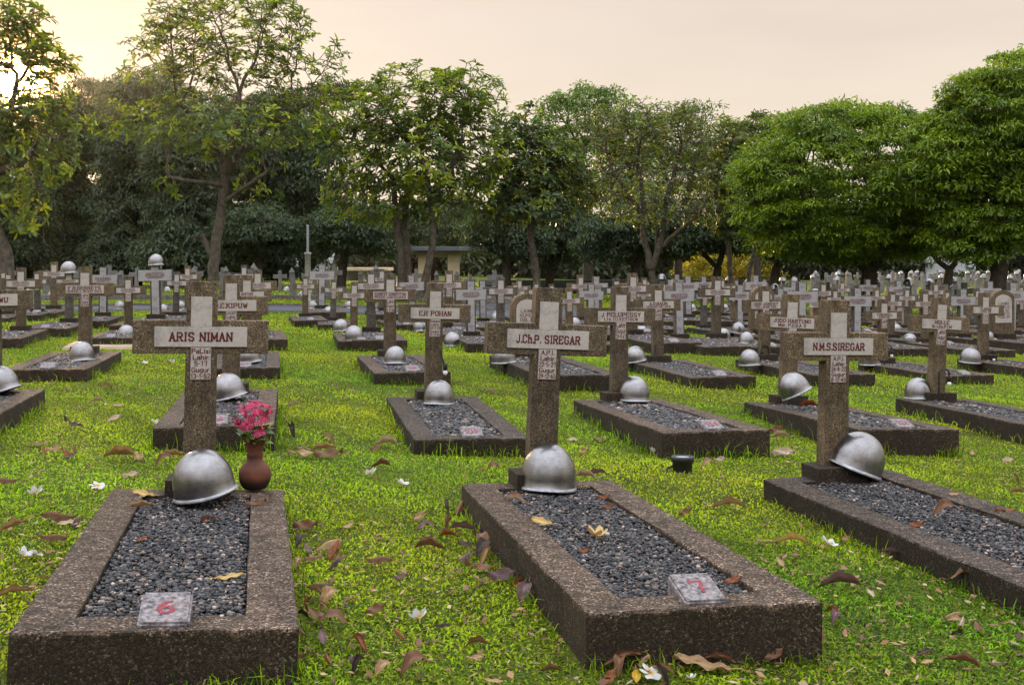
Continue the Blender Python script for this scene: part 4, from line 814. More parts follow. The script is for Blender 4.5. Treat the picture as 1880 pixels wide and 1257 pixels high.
for zone, n_, bx_ in (('in the leaf drift against right kerb of grave 6', 11, (548, 625, 965, 1215)), ('in the leaf drift against left kerb of grave 7', 10, (800, 905, 925, 1050)), ('in the leaf heap before the front kerb of grave 7', 8, (1130, 1340, 1190, 1250)), ('on the aisle between graves 6 and 7, near viewer', 7, (640, 930, 1120, 1250)), ('on grass at lower right', 6, (1450, 1870, 1120, 1240)), ('on grass between second row and grave 6', 5, (60, 260, 700, 860))):
    for sh_, co_ in xr.sample([(a_, b_) for a_ in ('fold', 'tent', 'curl', 'roll', 'wave') for b_ in ('brown', 'purple-brown', 'tan', 'dark', 'russet')], n_): leaf(xr.uniform(*bx_[:2]), xr.uniform(*bx_[2:]), xr.uniform(26, 62) * (.6 if 'second' in zone else 1), xr.uniform(0, 360), sh_, co_, zone)
for a in [(263, 908, 50, -25, 'flat', 'yellow', 'on the back kerb of grave 6'), (258, 932, 46, 20, 'fold', 'tan', 'on gravel of grave 6 near its back corner'), (420, 1060, 54, 195, 'flat', 'yellow', 'on gravel of grave 6 near the front'), (381, 956, 28, 20, 'roll', 'russet', 'on gravel of grave 6'), (262, 990, 20, 50, 'wave', 'russet', 'on gravel of grave 6'), (470, 925, 36, 15, 'wave', 'brown', 'on kerb of grave 6 below the vase'), (497, 915, 26, 90, 'fold', 'brown', 'on kerb of grave 6 below the vase')]:
    leaf(*a, key='a')
for a in [(995, 960, 42, -20, 'flat', 'yellow', 'on left kerb edge of grave 7'), (948, 922, 44, -25, 'roll', 'pale', 'on gravel of grave 7 near its helmet'), (945, 909, 20, 20, 'wave', 'russet', 'on gravel of grave 7 near its helmet'), (1109, 914, 22, 10, 'wave', 'russet', 'on gravel of grave 7, right side'), (1117, 932, 24, 30, 'wave', 'brown', 'on gravel of grave 7, right side'), (1072, 1012, 20, 10, 'wave', 'russet', 'on gravel of grave 7, middle'), (1345, 1067, 32, 20, 'wave', 'russet', 'on gravel beside number block 7'), (1075, 877, 44, -12, 'fold', 'pale', 'leaning on the back kerb of grave 7'), (1095, 873, 44, 10, 'roll', 'purple-brown', 'leaning on the back kerb of grave 7')]:
    leaf(*a, key='b')
for a in [(1735, 945, 56, 12, 'curl', 'brown', 'on gravel of the nearest right grave'), (1682, 965, 28, 10, 'wave', 'russet', 'on gravel of the nearest right grave'), (1752, 908, 24, 10, 'flat', 'tan', 'on right kerb of the nearest right grave'), (1845, 940, 36, 175, 'wave', 'russet', 'on gravel of the nearest right grave')]:
    leaf(*a, key='c')
leaf(1485, 748, 40, 5, 'fold', 'russet', 'on gravel below the tilted scratched helmet', key='f')

def blossom_mesh(seed, cup):
    a = Acc()
    for i in range(5):
        t = 2 * math.pi * i / 5; V = []; cc = []
        for u in range(5):
            r = .006 + u / 4 * .034; wd = .0165 * math.sin(math.pi * (.14 + .74 * u / 4)) ** .7; z = cup * (u / 4) ** 1.3 * .03 + .004
            for s in (-1, 0, 1):
                an = t + .12 * (u / 4); V.append((r * math.cos(an) - s * wd * math.sin(an), r * math.sin(an) + s * wd * math.cos(an), z + .004 * s + (.002 if s == 0 else 0)))
                f = min(1, u / 1.6); cc.append((.6, .36 * (1 - f) + .6 * f, .03 * (1 - f) + .61 * f))
        a.add(V, [(u * 3 + s, u * 3 + s + 1, u * 3 + s + 4, u * 3 + s + 3) for u in range(4) for s in range(2)], np.array(cc))
    v, q = tube_np([(0, 0, .006), (0, 0, -.004), (.002, 0, -.02)], [.004, .003, .002], 6); a.add(v, q, (.5, .45, .2))
    return a.mesh('fallen_blossom', 'petal', True)
BM = [blossom_mesh(1, .15), blossom_mesh(2, .5), blossom_mesh(3, .95)]
for px, py, sz, m, tx, ty, lab in [(178, 893, 32, 0, .5, 0, 'open white blossom with yellow heart left of grave 6 back corner'), (67, 906, 30, 2, .9, .4, 'white blossom lying on its side at far left'), (42, 1020, 34, 2, -.5, .6, 'wilted white blossom left of grave 6'), (66, 1018, 26, 1, .9, -.5, 'small wilted blossom beside another left of grave 6'), (737, 888, 28, 1, .6, 0, 'white blossom on the aisle between graves 6 and 7'), (682, 870, 24, 2, .3, .7, 'shrivelled white blossom on the aisle farther back'), (770, 1135, 38, 2, .9, .5, 'drooping white blossom left of the front of grave 7'), (400, 1238, 44, 1, .9, -.3, 'white blossom leaning on front kerb of grave 6'), (1192, 1236, 46, 0, .75, .05, 'white blossom with yellow heart in front of grave 7'), (1520, 998, 36, 1, .6, .4, 'white blossom on grass left of the nearest right grave'), (1200, 830, 20, 2, .4, 0, 'white blossom on grass left of the black spotlight'), (1440, 835, 20, 1, .3, .3, 'white blossom beside a pale leaf left of the nearest right cross'), (1262, 800, 16, 2, .2, .2, 'tiny blossom by the second row kerb'), (285, 777, 22, 1, .7, 0, 'white blossom on grass left of the cross of grave 6'), (265, 667, 14, 1, .4, 0, 'tiny white blossom on the left aisle'), (315, 665, 14, 2, .4, 0, 'small pale blossom by the arm of the cross of grave 6'), (1495, 1160, 34, 2, .3, .4, 'pale blossom at front right corner of grave 7'), (1270, 1245, 20, 2, .4, .1, 'blossom at bottom edge right of grave 7 leaves'), (290, 1250, 18, 1, .3, 0, 'small greenish blossom in front of grave 6')]:
    p = at(px, py, .022); s = sz / F * p[1] / .078
    o = obj('fallen_blossom', BM[m], None, p, (tx * .6, ty * .6, random.uniform(0, 6)), s * .9); tag(o, lab, 'flower', 'fallen frangipani blossoms')
p = [(1068 - 940) / F * 4.6, 4.6, GR['b'][2]]
zz = GR['b'][2] - .006; Y = (CAMZ - zz) * F / (990 - YH)
o = obj('fallen_blossom', mesh_np('fallen_blossom', BM[2].attributes['position'].data and np.array([v.co[:] for v in BM[2].vertices]), [np.array([p_.vertices[:] for p_ in BM[2].polygons if len(p_.vertices) == 4])], 'dryleaf', np.array((.5, .36, .16))), None, ((1095 - 940) / F * Y, Y, zz + .012), (.1, .05, 1), .95); tag(o, 'withered yellow blossom on gravel of grave 7', 'flower', 'fallen frangipani blossoms')

# ------------------------------------------------------------------ vase with pink flowers, lamps, spotlight
zz = GR['a'][2]; Y = (CAMZ - zz) * F / (902 - YH) + .07; vx = (468 - 940) / F * Y
prof = [(.0, 0), (.045, 0), (.052, .006), (.066, .03), (.070, .055), (.068, .08), (.058, .10), (.04, .118), (.034, .128), (.034, .142), (.037, .15), (.034, .156), (.036, .175), (.042, .20), (.048, .212), (.049, .217), (.042, .216), (.036, .2), (.03, .15)]
v = obj('flower_vase', lathe('flower_vase', prof, 'terracotta', 36), None, (vx, Y, zz)); tag(v, 'dark terracotta vase on the back corner of grave 6', 'vase')
b = obj('flower_bouquet', None, loc=(vx, Y, zz + .22)); b.empty_display_size = .05; tag(b, 'bunch of pink daisies in the terracotta vase', 'flowers')
def daisy(seed):
    rg = np.random.default_rng(seed); a = Acc(); n = 16
    for i in range(n):
        t = 2 * np.pi * i / n + rg.normal(0, .06); dr = rg.uniform(.2, .75); V = []
        for u, wd in ((.12, .25), (.5, .5), (.85, .55), (1, .15)):
            r = .038 * u; z = .008 - dr * .03 * u ** 2
            for s in (-1, 1): V.append((r * math.cos(t) - s * wd * .0085 * math.sin(t), r * math.sin(t) + s * wd * .0085 * math.cos(t), z))
        a.add(V, [(2 * k, 2 * k + 1, 2 * k + 3, 2 * k + 2) for k in range(3)], np.array((.52, .06, .15)) * rg.uniform(.45, 1.35))
    return a.mesh('flower_head', 'petal', True)
DH = [daisy(i) for i in range(3)]
CEN = lathe('flower_centre', [(.0001, .016), (.006, .014), (.009, .008), (.008, .002)], plain('flower_centre_brown', (.25, .05, .06), .8, var=.4, scale=200) and bpy.data.materials['flower_centre_brown'], 10)
stem_a = Acc(); leaf_a = Acc(); rgf = np.random.default_rng(12)
for i, (x, y, z) in enumerate([(0, -.045, .105), (-.045, -.02, .115), (.042, -.02, .10), (-.02, -.06, .07), (.03, -.06, .065), (-.065, -.03, .075), (.06, -.01, .135), (-.02, .02, .15), (.02, .02, .145), (-.055, .02, .13), (.055, .03, .11), (.01, -.05, .135), (.03, -.06, .035), (-.05, -.045, .06)]):
    f = obj('flower_head', DH[i % 3], b, (x, y, z), (rgf.uniform(.5, 1.1) if y < 0 else rgf.uniform(-.3, .5), x * 9, rgf.uniform(0, 6)), rgf.uniform(.8, 1.05)); obj('flower_centre', CEN, f, (0, 0, -.002))
    tv, tq = tube_np([(0, 0, -.05), (x * .35, y * .3, z * .4), (x, y, z)], [.0025, .002, .002], 5); stem_a.add(tv, tq, (.05, .12, .02))
for i in range(64):
    t = rgf.uniform(0, 6.28); r = rgf.uniform(.02, .065); z = rgf.uniform(-.01, .055); L = rgf.uniform(.035, .06); d = np.array([math.cos(t), math.sin(t), rgf.uniform(-.5, .5)]); s = np.array([-math.sin(t), math.cos(t), rgf.uniform(-.4, .4)]); p0 = np.array([math.cos(t) * r * .6, math.sin(t) * r * .6, z])
    leaf_a.add([p0, p0 + d * L * .4 + s * L * .4, p0 + d * L, p0 + d * L * .4 - s * L * .4], [(0, 1, 2, 3)], np.array([(.13, .22, .03), (.33, .33, .08), (.06, .12, .02)][i % 3]))
obj('stems', stem_a.mesh('stems', 'leaf'), b); obj('leaves', leaf_a.mesh('leaves', 'leaf'), b)

BULB = lathe('bulb', [(.0001, .022), (.01, .02), (.017, .008), (.018, 0), (.015, -.012), (.007, -.02), (.0001, -.022)], 'bulb', 16)
def grave_lamp(px, py, Y, lab, dirx=1, h=.2, hook=True):
    x = (px - 940) / F * Y; z = CAMZ - (py - YH) / F * Y
    e = obj('grave_lamp', None, loc=(x, Y, z)); e.empty_display_size = .05; tag(e, lab, 'lamp', 'small lamps on the crosses')
    if hook: pts = [(0, 0, 0)] + [(0, 0, h * .75)] + [(dirx * .045 * (1 - math.cos(t)), 0, h * .75 + .05 * math.sin(t)) for t in np.linspace(.3, math.pi, 8)] + [(dirx * .09, 0, h * .75 - .03)]; hx, hz = dirx * .09, h * .75 - .05
    else: pts = [(0, 0, .13), (0, 0, .1), (dirx * .02, -.02, .05), (dirx * .03, -.02, .02)]; hx, hz = dirx * .033, .0
    V, q = tube_np(pts, [.009] * len(pts), 8); obj('gooseneck' if hook else 'bracket', mesh_np('gooseneck', V, [q], 'black', smooth=True), e)
    obj('socket', lathe('socket', [(.0001, .03), (.012, .03), (.017, .02), (.018, -.02), (.014, -.022), (.0001, -.022)], 'black', 14), e, (hx, -.02 if not hook else 0, hz + .01))
    obj('bulb', BULB, e, (hx, -.02 if not hook else 0, hz - .032))
grave_lamp(810, 676, 9.14, 'black bracket lamp with white bulb on the second row cross left of grave 7', 1, hook=False)
grave_lamp(1724, 728, 10.25, 'black gooseneck lamp beside the far right second row cross', 1, .26)
grave_lamp(1624, 672, 14.5, 'gooseneck lamp just right of the nearest right cross arm', 1, .28)
grave_lamp(1203, 655, 13.8, 'black lamp with white bulb at foot of the third row cross right of centre', 0.2, hook=False)
grave_lamp(1812, 670, 15.1, 'gooseneck lamp at foot of the third row cross at right edge', 1, .2)
grave_lamp(1412, 668, 14.3, 'dark looped lamp at foot of the third row cross left of tilted helmet', -1, .24)
p = at(1253, 864, .008)
e = obj('spotlight', None, loc=p); e.empty_display_size = .05; tag(e, 'round black spotlight stub standing in the grass', 'spotlight')
obj('housing', lathe('housing', [(.055, -.02), (.058, .05), (.066, .055), (.068, .075), (.064, .085), (.05, .086), (.048, .078), (.0001, .078)], 'black', 24), e); obj('lens', lathe('lens', [(.047, .0785), (.03, .081), (.0001, .082)], 'steel', 20), e); obj('cable', mesh_np('cable', *[(lambda t: (t[0], [t[1]]))(tube_np([(-.05, 0, .03), (-.09, -.02, .02), (-.1, -.03, -.03)], [.007] * 3, 6))][0], 'black'), e)

# ------------------------------------------------------------------ trees
def clusters(P, k, rg):
    c = P[rg.choice(len(P), k, replace=False)]
    for _ in range(6):
        a = ((P[:, None] - c[None]) ** 2).sum(-1).argmin(1)
        c = np.array([P[a == i].mean(0) if (a == i).any() else c[i] for i in range(k)])
    return a
def grow(p, T, rg, acc, r0, ex=.46, minr=.008, sides=6, wig=.08, f=.42, depth=0, stop=1):
    """Branches from p that fork until each target in T is reached."""
    rad = lambda n: max(minr, r0 * n ** ex)
    stack = [(np.array(p, float), T, None, 0)]
    while stack:
        p, T, d0, dep = stack.pop()
        if len(T) <= stop:
            continue
        k = 2 if len(T) < 6 or rg.random() < .6 else 3
        a = clusters(T, min(k, len(T)), rg)
        for i in range(a.max() + 1):
            S = T[a == i]
            if not len(S): continue
            cen = S.mean(0); fr = f if len(S) > 2 else (.6 if len(S) == 2 else 1)
            q = p + (cen - p) * fr; L = np.linalg.norm(q - p)
            if len(S) > 1: q = q + rg.normal(0, wig * L, 3)
            m = (p + q) / 2 + rg.normal(0, wig * L, 3) + (0 if d0 is None else d0 * L * .12)
            if depth and dep >= depth: continue
            V, Q = tube_np([p, m, q], [rad(len(S)), rad(len(S)) * .92, rad(len(S)) * .84], sides if rad(len(S)) > .04 else 4); acc.add(V, Q)
            stack.append((q, S, (q - p) / (L + 1e-9), dep + 1))
def sample_ell(ells, n, rg, shell=.55, cut=None):
    out = []
    vol = np.array([e[3] * e[4] * e[5] for e in ells]); vol = vol / vol.sum()
    for e, v in zip(ells, vol):
        m = max(1, int(n * v)); d = rg.normal(0, 1, (m, 3)); d /= np.linalg.norm(d, axis=1)[:, None]; r = rg.uniform(shell ** 3, 1, m) ** (1 / 3)
        out.append(np.array(e[:3]) + d * r[:, None] * np.array(e[3:6]))
    P = np.concatenate(out)
    if cut is not None: P = P[P[:, 2] > cut]
    return P
def px_ell(L, Y0, dep=.8):
    """Crown masses measured in the photo (cx, cy, rx, ry) at distance Y0 -> metres."""
    o = []
    for e in L:
        cx, cy, rx, ry = e[:4]; dY = e[4] if len(e) > 4 else 0; Y = Y0 + dY
        o.append(((cx - 940) / F * Y, Y, CAMZ - (cy - YH) / F * Y, rx / F * Y, max(rx, ry) / F * Y * dep, ry / F * Y))
    return o
def leaves_np(P, D, U, L, Wd, droop, rg, sh=(.42, .36)):
    """Pointed leaves, two bent quads each: base P, heading D, up U."""
    n = len(P); S = np.cross(D, U); S /= np.linalg.norm(S, axis=1)[:, None] + 1e-9; N = np.cross(S, D)
    L = L[:, None]; w = Wd[:, None]; fo = rg.uniform(.05, .35, (n, 1)) * w; dr = droop[:, None] * L
    tip = P + D * L - N * dr
    l1 = P + D * L * .38 + S * w * sh[0] + N * fo - N * dr * .15; l2 = P + D * L * .72 + S * w * sh[1] + N * fo - N * dr * .5
    r1 = P + D * L * .38 - S * w * sh[0] + N * fo - N * dr * .15; r2 = P + D * L * .72 - S * w * sh[1] + N * fo - N * dr * .5
    V = np.stack([P, l1, l2, tip, r2, r1], 1).reshape(-1, 3); i = np.arange(n)[:, None] * 6
    return V, np.concatenate([i + np.array([[0, 1, 2, 3]]), i + np.array([[0, 3, 4, 5]])])
def unit(v): return v / (np.linalg.norm(v, axis=-1, keepdims=True) + 1e-9)
def rosettes(T, base, rg, nl=(7, 13), ln=.24, wd=.075, cols=None, a=None, upb=.35):
    """Frangipani leaf whorls at the branch tips."""
    a = a or Acc(); out = unit(T - base); ax = unit(out * .7 + np.array([0, 0, .6]) + rg.normal(0, .25, T.shape))
    P = []; D = []; U = []; CC = []
    for t, x in zip(T, ax):
        k = rg.integers(*nl); th = rg.uniform(0, 6.28) + np.arange(k) * 2.4
        e1 = unit(np.cross(x, [.3, .2, .9])); e2 = np.cross(x, e1); el = rg.uniform(-.35, .8, k)
        d = (np.cos(th)[:, None] * e1 + np.sin(th)[:, None] * e2) * np.cos(el)[:, None] + x * np.sin(el)[:, None]
        P.append(t + x * rg.uniform(-.05, .02, (k, 1))); D.append(d); U.append(np.broadcast_to(x, d.shape))
        c0 = cols[0] if rg.random() < .66 else cols[1]; cc = np.array(c0) * rg.uniform(.6, 1.35, (k, 1))
        y = rg.random(k) < .006; cc[y] = np.array((.45, .27, .02)); CC.append(cc)
    P, D, U, CC = map(np.concatenate, (P, D, U, CC)); n = len(P)
    V, Q = leaves_np(P, D, U, ln * rg.uniform(.6, 1.25, n), wd * rg.uniform(.7, 1.25, n), rg.uniform(.02, .3, n), rg, (.30, .5)); a.add(V, Q, np.repeat(CC, 6, 0)); return a
def clump_leaves(T, base, rg, per=90, rad=.5, ln=.16, wd=.055, cols=((.06, .12, .012), (.03, .06, .01)), a=None, flat=.7, hang=.35):
    """Leafy sprays: for each clump a domed cloud of drooping leaves."""
    a = a or Acc(); m = len(T); n = m * per
    d = unit(rg.normal(0, 1, (n, 3))); d[:, 2] = np.abs(d[:, 2]) * 1.0 - .25
    r = rad * np.repeat(rg.uniform(.6, 1.3, m), per) * rg.uniform(.35, 1, n) ** .6
    P = np.repeat(T, per, 0) + d * r[:, None] * np.array([1, 1, flat])
    D = unit(d * np.array([1, 1, .4]) + rg.normal(0, .62, (n, 3)) - np.array([0, 0, hang])); U = unit(d + np.array([0, 0, .8]) + rg.normal(0, .3, (n, 3)))
    cb = np.repeat(rg.uniform(0, 1, m), per)[:, None]; CC = (np.array(cols[0]) * cb + np.array(cols[1]) * (1 - cb)) * rg.uniform(.6, 1.4, (n, 1))
    V, Q = leaves_np(P, D, U, ln * rg.uniform(.6, 1.3, n), wd * rg.uniform(.7, 1.3, n), rg.uniform(.05, .4, n), rg); a.add(V, Q, np.repeat(CC, 6, 0)); return a
def flowers_np(T, rg, a):
    """White blossom heads among the leaves."""
    for t in T:
        for k in range(5):
            c = t + rg.normal(0, .05, 3); d = unit(rg.normal(0, 1, 3)); e = unit(np.cross(d, rg.normal(0, 1, 3))); f = np.cross(d, e); s = .035
            a.add([c + e * s, c + f * s, c - e * s, c - f * s], [(0, 1, 2, 3)], (.72, .70, .66))
def tree_obj(name, label, base, trunk, crown, fl=None, group='trees behind the graves', bmat='bark'):
    t = obj(name, None, loc=base); t.empty_display_size = .5; tag(t, label, 'tree', group)
    for nm, acc, mt in (('trunk', trunk, bmat), ('crown', crown, 'leaf'), ('blossoms', fl, 'petal')):
        if acc is None or acc.n == 0: continue
        me = acc.mesh(nm, mt, nm == 'trunk'); o = obj(nm, me, t)
        o.location = -Vector(base); 
    return t
def frangipani(label, base_px, Y, stems, ells, n, seed, cols, ln=.24, wd=.08, trunk_r=.15, nl=(7, 13), shell=.35, bare=0, nfl=18, dep=.75):
    """stems: polylines of trunk pieces in photo pixels (x, y[, depth offset]) ending at forks."""
    rg = np.random.default_rng(seed); tr = Acc(); E = px_ell(ells, Y, dep); T = sample_ell(E, n, rg, shell)
    bx = (base_px - 940) / F * Y; base = np.array([bx, Y, float(gz(bx, Y)) - .05])
    forks = []
    for st in stems:
        P = []
        for s in st:
            yy = Y + (s[2] if len(s) > 2 else 0); P.append(((s[0] - 940) / F * yy, yy, CAMZ - (s[1] - YH) / F * yy))
        if st[0][1] >= 500: P[0] = (P[0][0], P[0][1], float(gz(P[0][0], P[0][1])) - .1)
        P = np.array(P); k = len(P); tt = np.linspace(0, k - 1, (k - 1) * 5 + 1); Q = np.stack([np.interp(tt, np.arange(k), P[:, j]) for j in range(3)], 1)
        for _ in range(2): Q[1:-1] = (Q[:-2] + 2 * Q[1:-1] + Q[2:]) / 4
        Q += rg.normal(0, .012, Q.shape)
        r = trunk_r * (st[0][3] if len(st[0]) > 3 else 1); rr = np.linspace(r, r * .72, len(Q)); rr[0] *= 1.35; rr[1] *= 1.1
        V, q = tube_np(Q, rr, 10); tr.add(V, q); forks.append((Q[-1], r * .72))
    ends = np.array([f[0] for f in forks]); a = ((T[:, None] - ends[None]) ** 2).sum(-1).argmin(1)
    for i, (p, r) in enumerate(forks):
        S = T[a == i]
        if len(S) > 1: grow(p, S, rg, tr, r / len(S) ** .46, minr=.011, wig=.07)
    keep = rg.random(len(T)) > bare
    px_ = 940 + F * T[:, 0] / T[:, 1]; py_ = YH - F * (T[:, 2] - CAMZ) / T[:, 1]
    keep &= ((px_ - 12) ** 2 + (py_ - 148) ** 2 > 46 ** 2) | (rg.random(len(T)) < .10)     # thin spot in the crown where the sun breaks through
    cr = rosettes(T[keep], ends.mean(0), rg, nl, ln, wd, cols)
    fl = Acc(); flowers_np(T[rg.choice(len(T), min(nfl, len(T)), replace=False)] + np.array([0, 0, .08]), rg, fl)
    return tree_obj('frangipani_tree', label, base, tr, cr, fl)
GRN = ((.105, .16, .035), (.27, .33, .014)); OLV = ((.10, .135, .058), (.19, .235, .04))
frangipani('large open frangipani with leaning forked trunk, left of centre', 390, 32,
  [[(388, 560, 0, 1), (393, 470), (405, 400), (414, 310)], [(390, 470, 0, .55), (372, 436), (370, 432)], [(414, 315, 0, .62), (395, 250, .4), (330, 190, .5)], [(414, 315, 0, .66), (432, 240, -.5), (440, 170, -.6)], [(414, 315, 0, .6), (470, 250, .2), (540, 200, .2)], [(412, 340, 0, .4), (330, 330, -.8), (310, 325, -.8)], [(410, 372, 0, .35), (470, 330, -.7), (490, 315, -.7)]],
  [(420, 60, 165, 110), (310, 110, 95, 90), (550, 130, 100, 80), (300, 330, 50, 30), (420, 230, 200, 60), (225, 215, 70, 50), (580, 220, 90, 50), (480, 330, 60, 40), (330, 20, 60, 50), (500, 20, 60, 50)], 1150, 21, GRN, ln=.20, wd=.075, nl=(5, 10), trunk_r=.16, shell=.2)
frangipani('frangipani at left edge with low sun shining through its crown', 5, 27,
  [[(12, 570, 0, 1), (14, 470), (-8, 420), (-40, 330)], [(-40, 330, 0, .7), (-10, 250), (20, 200)], [(-40, 330, 0, .7), (-80, 250), (-110, 180)], [(-36, 335, 0, .6), (30, 300, -.5), (60, 280, -.5)]],
  [(-10, 60, 110, 80), (60, 110, 70, 60), (120, 115, 45, 35), (20, 210, 95, 70), (90, 200, 60, 50), (40, 310, 90, 60), (-60, 200, 100, 150), (40, 400, 50, 40), (100, 290, 50, 45), (140, 240, 45, 40)], 1000, 22, GRN, ln=.22, wd=.08, trunk_r=.17, shell=.2)
frangipani('broad leafy frangipani with three trunks in front of the pavilion', 745, 36,
  [[(735, 560, 0, .7), (737, 480), (727, 410), (722, 330)], [(752, 560, .3, .75), (748, 470, .3), (740, 410, .3), (752, 330, .3)], [(766, 552, -.3, .75), (790, 480, -.3), (796, 420, -.3), (792, 370, -.3)], [(792, 374, -.3, .55), (830, 310, -.3), (840, 280, -.3)], [(792, 374, -.3, .5), (780, 310, -.6), (770, 260, -.6)]],
  [(760, 190, 130, 80), (850, 180, 90, 65), (660, 200, 70, 60), (640, 280, 75, 60), (760, 290, 150, 80), (880, 280, 80, 80), (690, 370, 110, 50), (830, 360, 90, 50), (590, 230, 35, 40)], 1500, 23, GRN, ln=.23, wd=.08, trunk_r=.17, shell=.2, nl=(6, 11), nfl=40)
frangipani('slim frangipani with single straight trunk right of the pavilion', 985, 38,
  [[(990, 560, 0, 1), (983, 490), (974, 440), (976, 410)], [(976, 412, 0, .7), (950, 370), (930, 350)], [(976, 412, 0, .7), (1000, 370), (1020, 350)], [(976, 412, 0, .6), (975, 350, .3), (972, 330, .3)]],
  [(975, 300, 90, 70), (910, 350, 60, 50), (1040, 340, 60, 60), (960, 240, 60, 50), (980, 380, 100, 35), (900, 410, 40, 22)], 900, 24, ((.075, .115, .045), (.18, .23, .025)), ln=.24, wd=.085, trunk_r=.13, shell=.15, nfl=14)
frangipani('half bare frangipani with V-shaped grey trunks right of centre', 1195, 38,
  [[(1197, 565, 0, 1), (1200, 520), (1195, 490)], [(1195, 492, 0, .75), (1180, 430), (1182, 370), (1170, 300)], [(1197, 492, 0, .75), (1215, 440), (1220, 380), (1240, 310)], [(1218, 450, 0, .5), (1250, 420, -.3), (1285, 395, -.3)], [(1180, 400, 0, .5), (1150, 350, -.4), (1120, 310, -.4)], [(1205, 470, .1, .3), (1205, 420, .2), (1202, 390, .2)]],
  [(1130, 260, 85, 60), (1240, 250, 95, 65), (1180, 230, 110, 50), (1290, 300, 60, 55), (1100, 330, 60, 50), (1200, 350, 140, 70), (1290, 390, 55, 30), (1100, 220, 50, 40), (1260, 215, 50, 30)], 1700, 25, OLV, ln=.19, wd=.06, trunk_r=.14, shell=.1, nl=(3, 7), bare=.25, nfl=18)
frangipani('thin frangipani squeezed between half bare tree and round green tree', 1345, 39,
  [[(1348, 570, 0, 1), (1340, 490), (1338, 430), (1342, 400)], [(1341, 440, 0, .7), (1322, 400), (1312, 370)], [(1370, 565, .4, .8), (1376, 500, .4), (1392, 440, .4)]],
  [(1330, 320, 45, 60), (1350, 400, 60, 40), (1340, 250, 40, 40)], 480, 26, OLV, ln=.21, wd=.075, trunk_r=.10, shell=.15, nfl=6)

def leafy_tree(label, base_px, Y, trunk_px, ells, n, per, seed, cols, rad=.5, ln=.17, wd=.055, trunk_r=.28, shell=.75, depth=6, flat=.65, hang=.35, dep=.9, cut=None, name='broadleaf_tree', fork=None):
    rg = np.random.default_rng(seed); tr = Acc(); E = px_ell(ells, Y, dep); T = sample_ell(E, n, rg, shell)
    bx = (base_px - 940) / F * Y; base = np.array([bx, Y, float(gz(bx, Y)) - .05]); P = [(base[0], base[1], base[2] - .1)]
    for s in trunk_px: P.append(((s[0] - 940) / F * Y, Y, CAMZ - (s[1] - YH) / F * Y))
    P = np.array(P); k = len(P); tt = np.linspace(0, k - 1, (k - 1) * 4 + 1); Q = np.stack([np.interp(tt, np.arange(k), P[:, j]) for j in range(3)], 1); rr = np.linspace(trunk_r, trunk_r * .75, len(Q)); rr[0] *= 1.4
    V, q = tube_np(Q, rr, 10); tr.add(V, q)
    S = T if len(T) < 160 else T[rg.choice(len(T), 160, replace=False)]
    grow(Q[-1], S, rg, tr, trunk_r * .75 / len(S) ** .46, minr=.02, wig=.09, sides=7, f=.38)
    cen = np.array([e[:3] for e in E]).mean(0)
    cr = clump_leaves(T, cen, rg, per, rad, ln, wd, cols, flat=flat, hang=hang)
    return tree_obj(name, label, base, tr, cr, bmat='darkbark')
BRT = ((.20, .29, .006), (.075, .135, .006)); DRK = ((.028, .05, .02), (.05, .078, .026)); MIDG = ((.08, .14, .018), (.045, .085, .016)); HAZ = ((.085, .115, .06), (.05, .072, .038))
leafy_tree('dense round bright green tree with dark branching trunk at right', 1590, 34, [(1592, 545), (1597, 500)], [(1555, 335, 205, 152), (1455, 405, 100, 75), (1650, 385, 130, 90), (1570, 435, 150, 42)], 1250, 85, 31, BRT, rad=.40, ln=.14, wd=.05, trunk_r=.3, shell=.72, flat=.6)
leafy_tree('tall bright green tree cut by the right picture edge', 1830, 31, [(1832, 520), (1840, 470)], [(1850, 240, 130, 110), (1800, 200, 75, 75), (1890, 150, 110, 60), (1790, 300, 85, 70), (1840, 380, 120, 80), (1765, 420, 60, 45), (1940, 300, 120, 150), (1790, 450, 90, 35), (1735, 300, 70, 95)], 1150, 85, 32, BRT, rad=.40, ln=.14, wd=.05, trunk_r=.25, shell=.72, flat=.6)
leafy_tree('green treetop rising behind the slim frangipani', 1080, 58, [(1080, 480), (1080, 380)], [(1075, 225, 85, 75), (1030, 230, 55, 50), (1130, 240, 60, 60), (1080, 320, 120, 70)], 240, 70, 33, ((.10, .19, .012), (.06, .11, .012)), rad=.7, ln=.22, wd=.08, trunk_r=.3)
leafy_tree('yellowish small crowned tree behind the thin frangipani', 1390, 56, [(1390, 490), (1388, 380)], [(1390, 250, 45, 45), (1360, 270, 35, 45), (1420, 225, 22, 25), (1390, 340, 80, 70)], 170, 70, 34, ((.14, .17, .018), (.07, .10, .015)), rad=.6, ln=.22, wd=.08, trunk_r=.22)
leafy_tree('green crown behind the half bare frangipani', 1245, 60, [(1245, 500), (1245, 400)], [(1240, 260, 75, 55), (1280, 230, 50, 42), (1200, 330, 100, 70), (1290, 330, 70, 60)], 200, 60, 35, MIDG, rad=.75, ln=.22, wd=.08, trunk_r=.25)
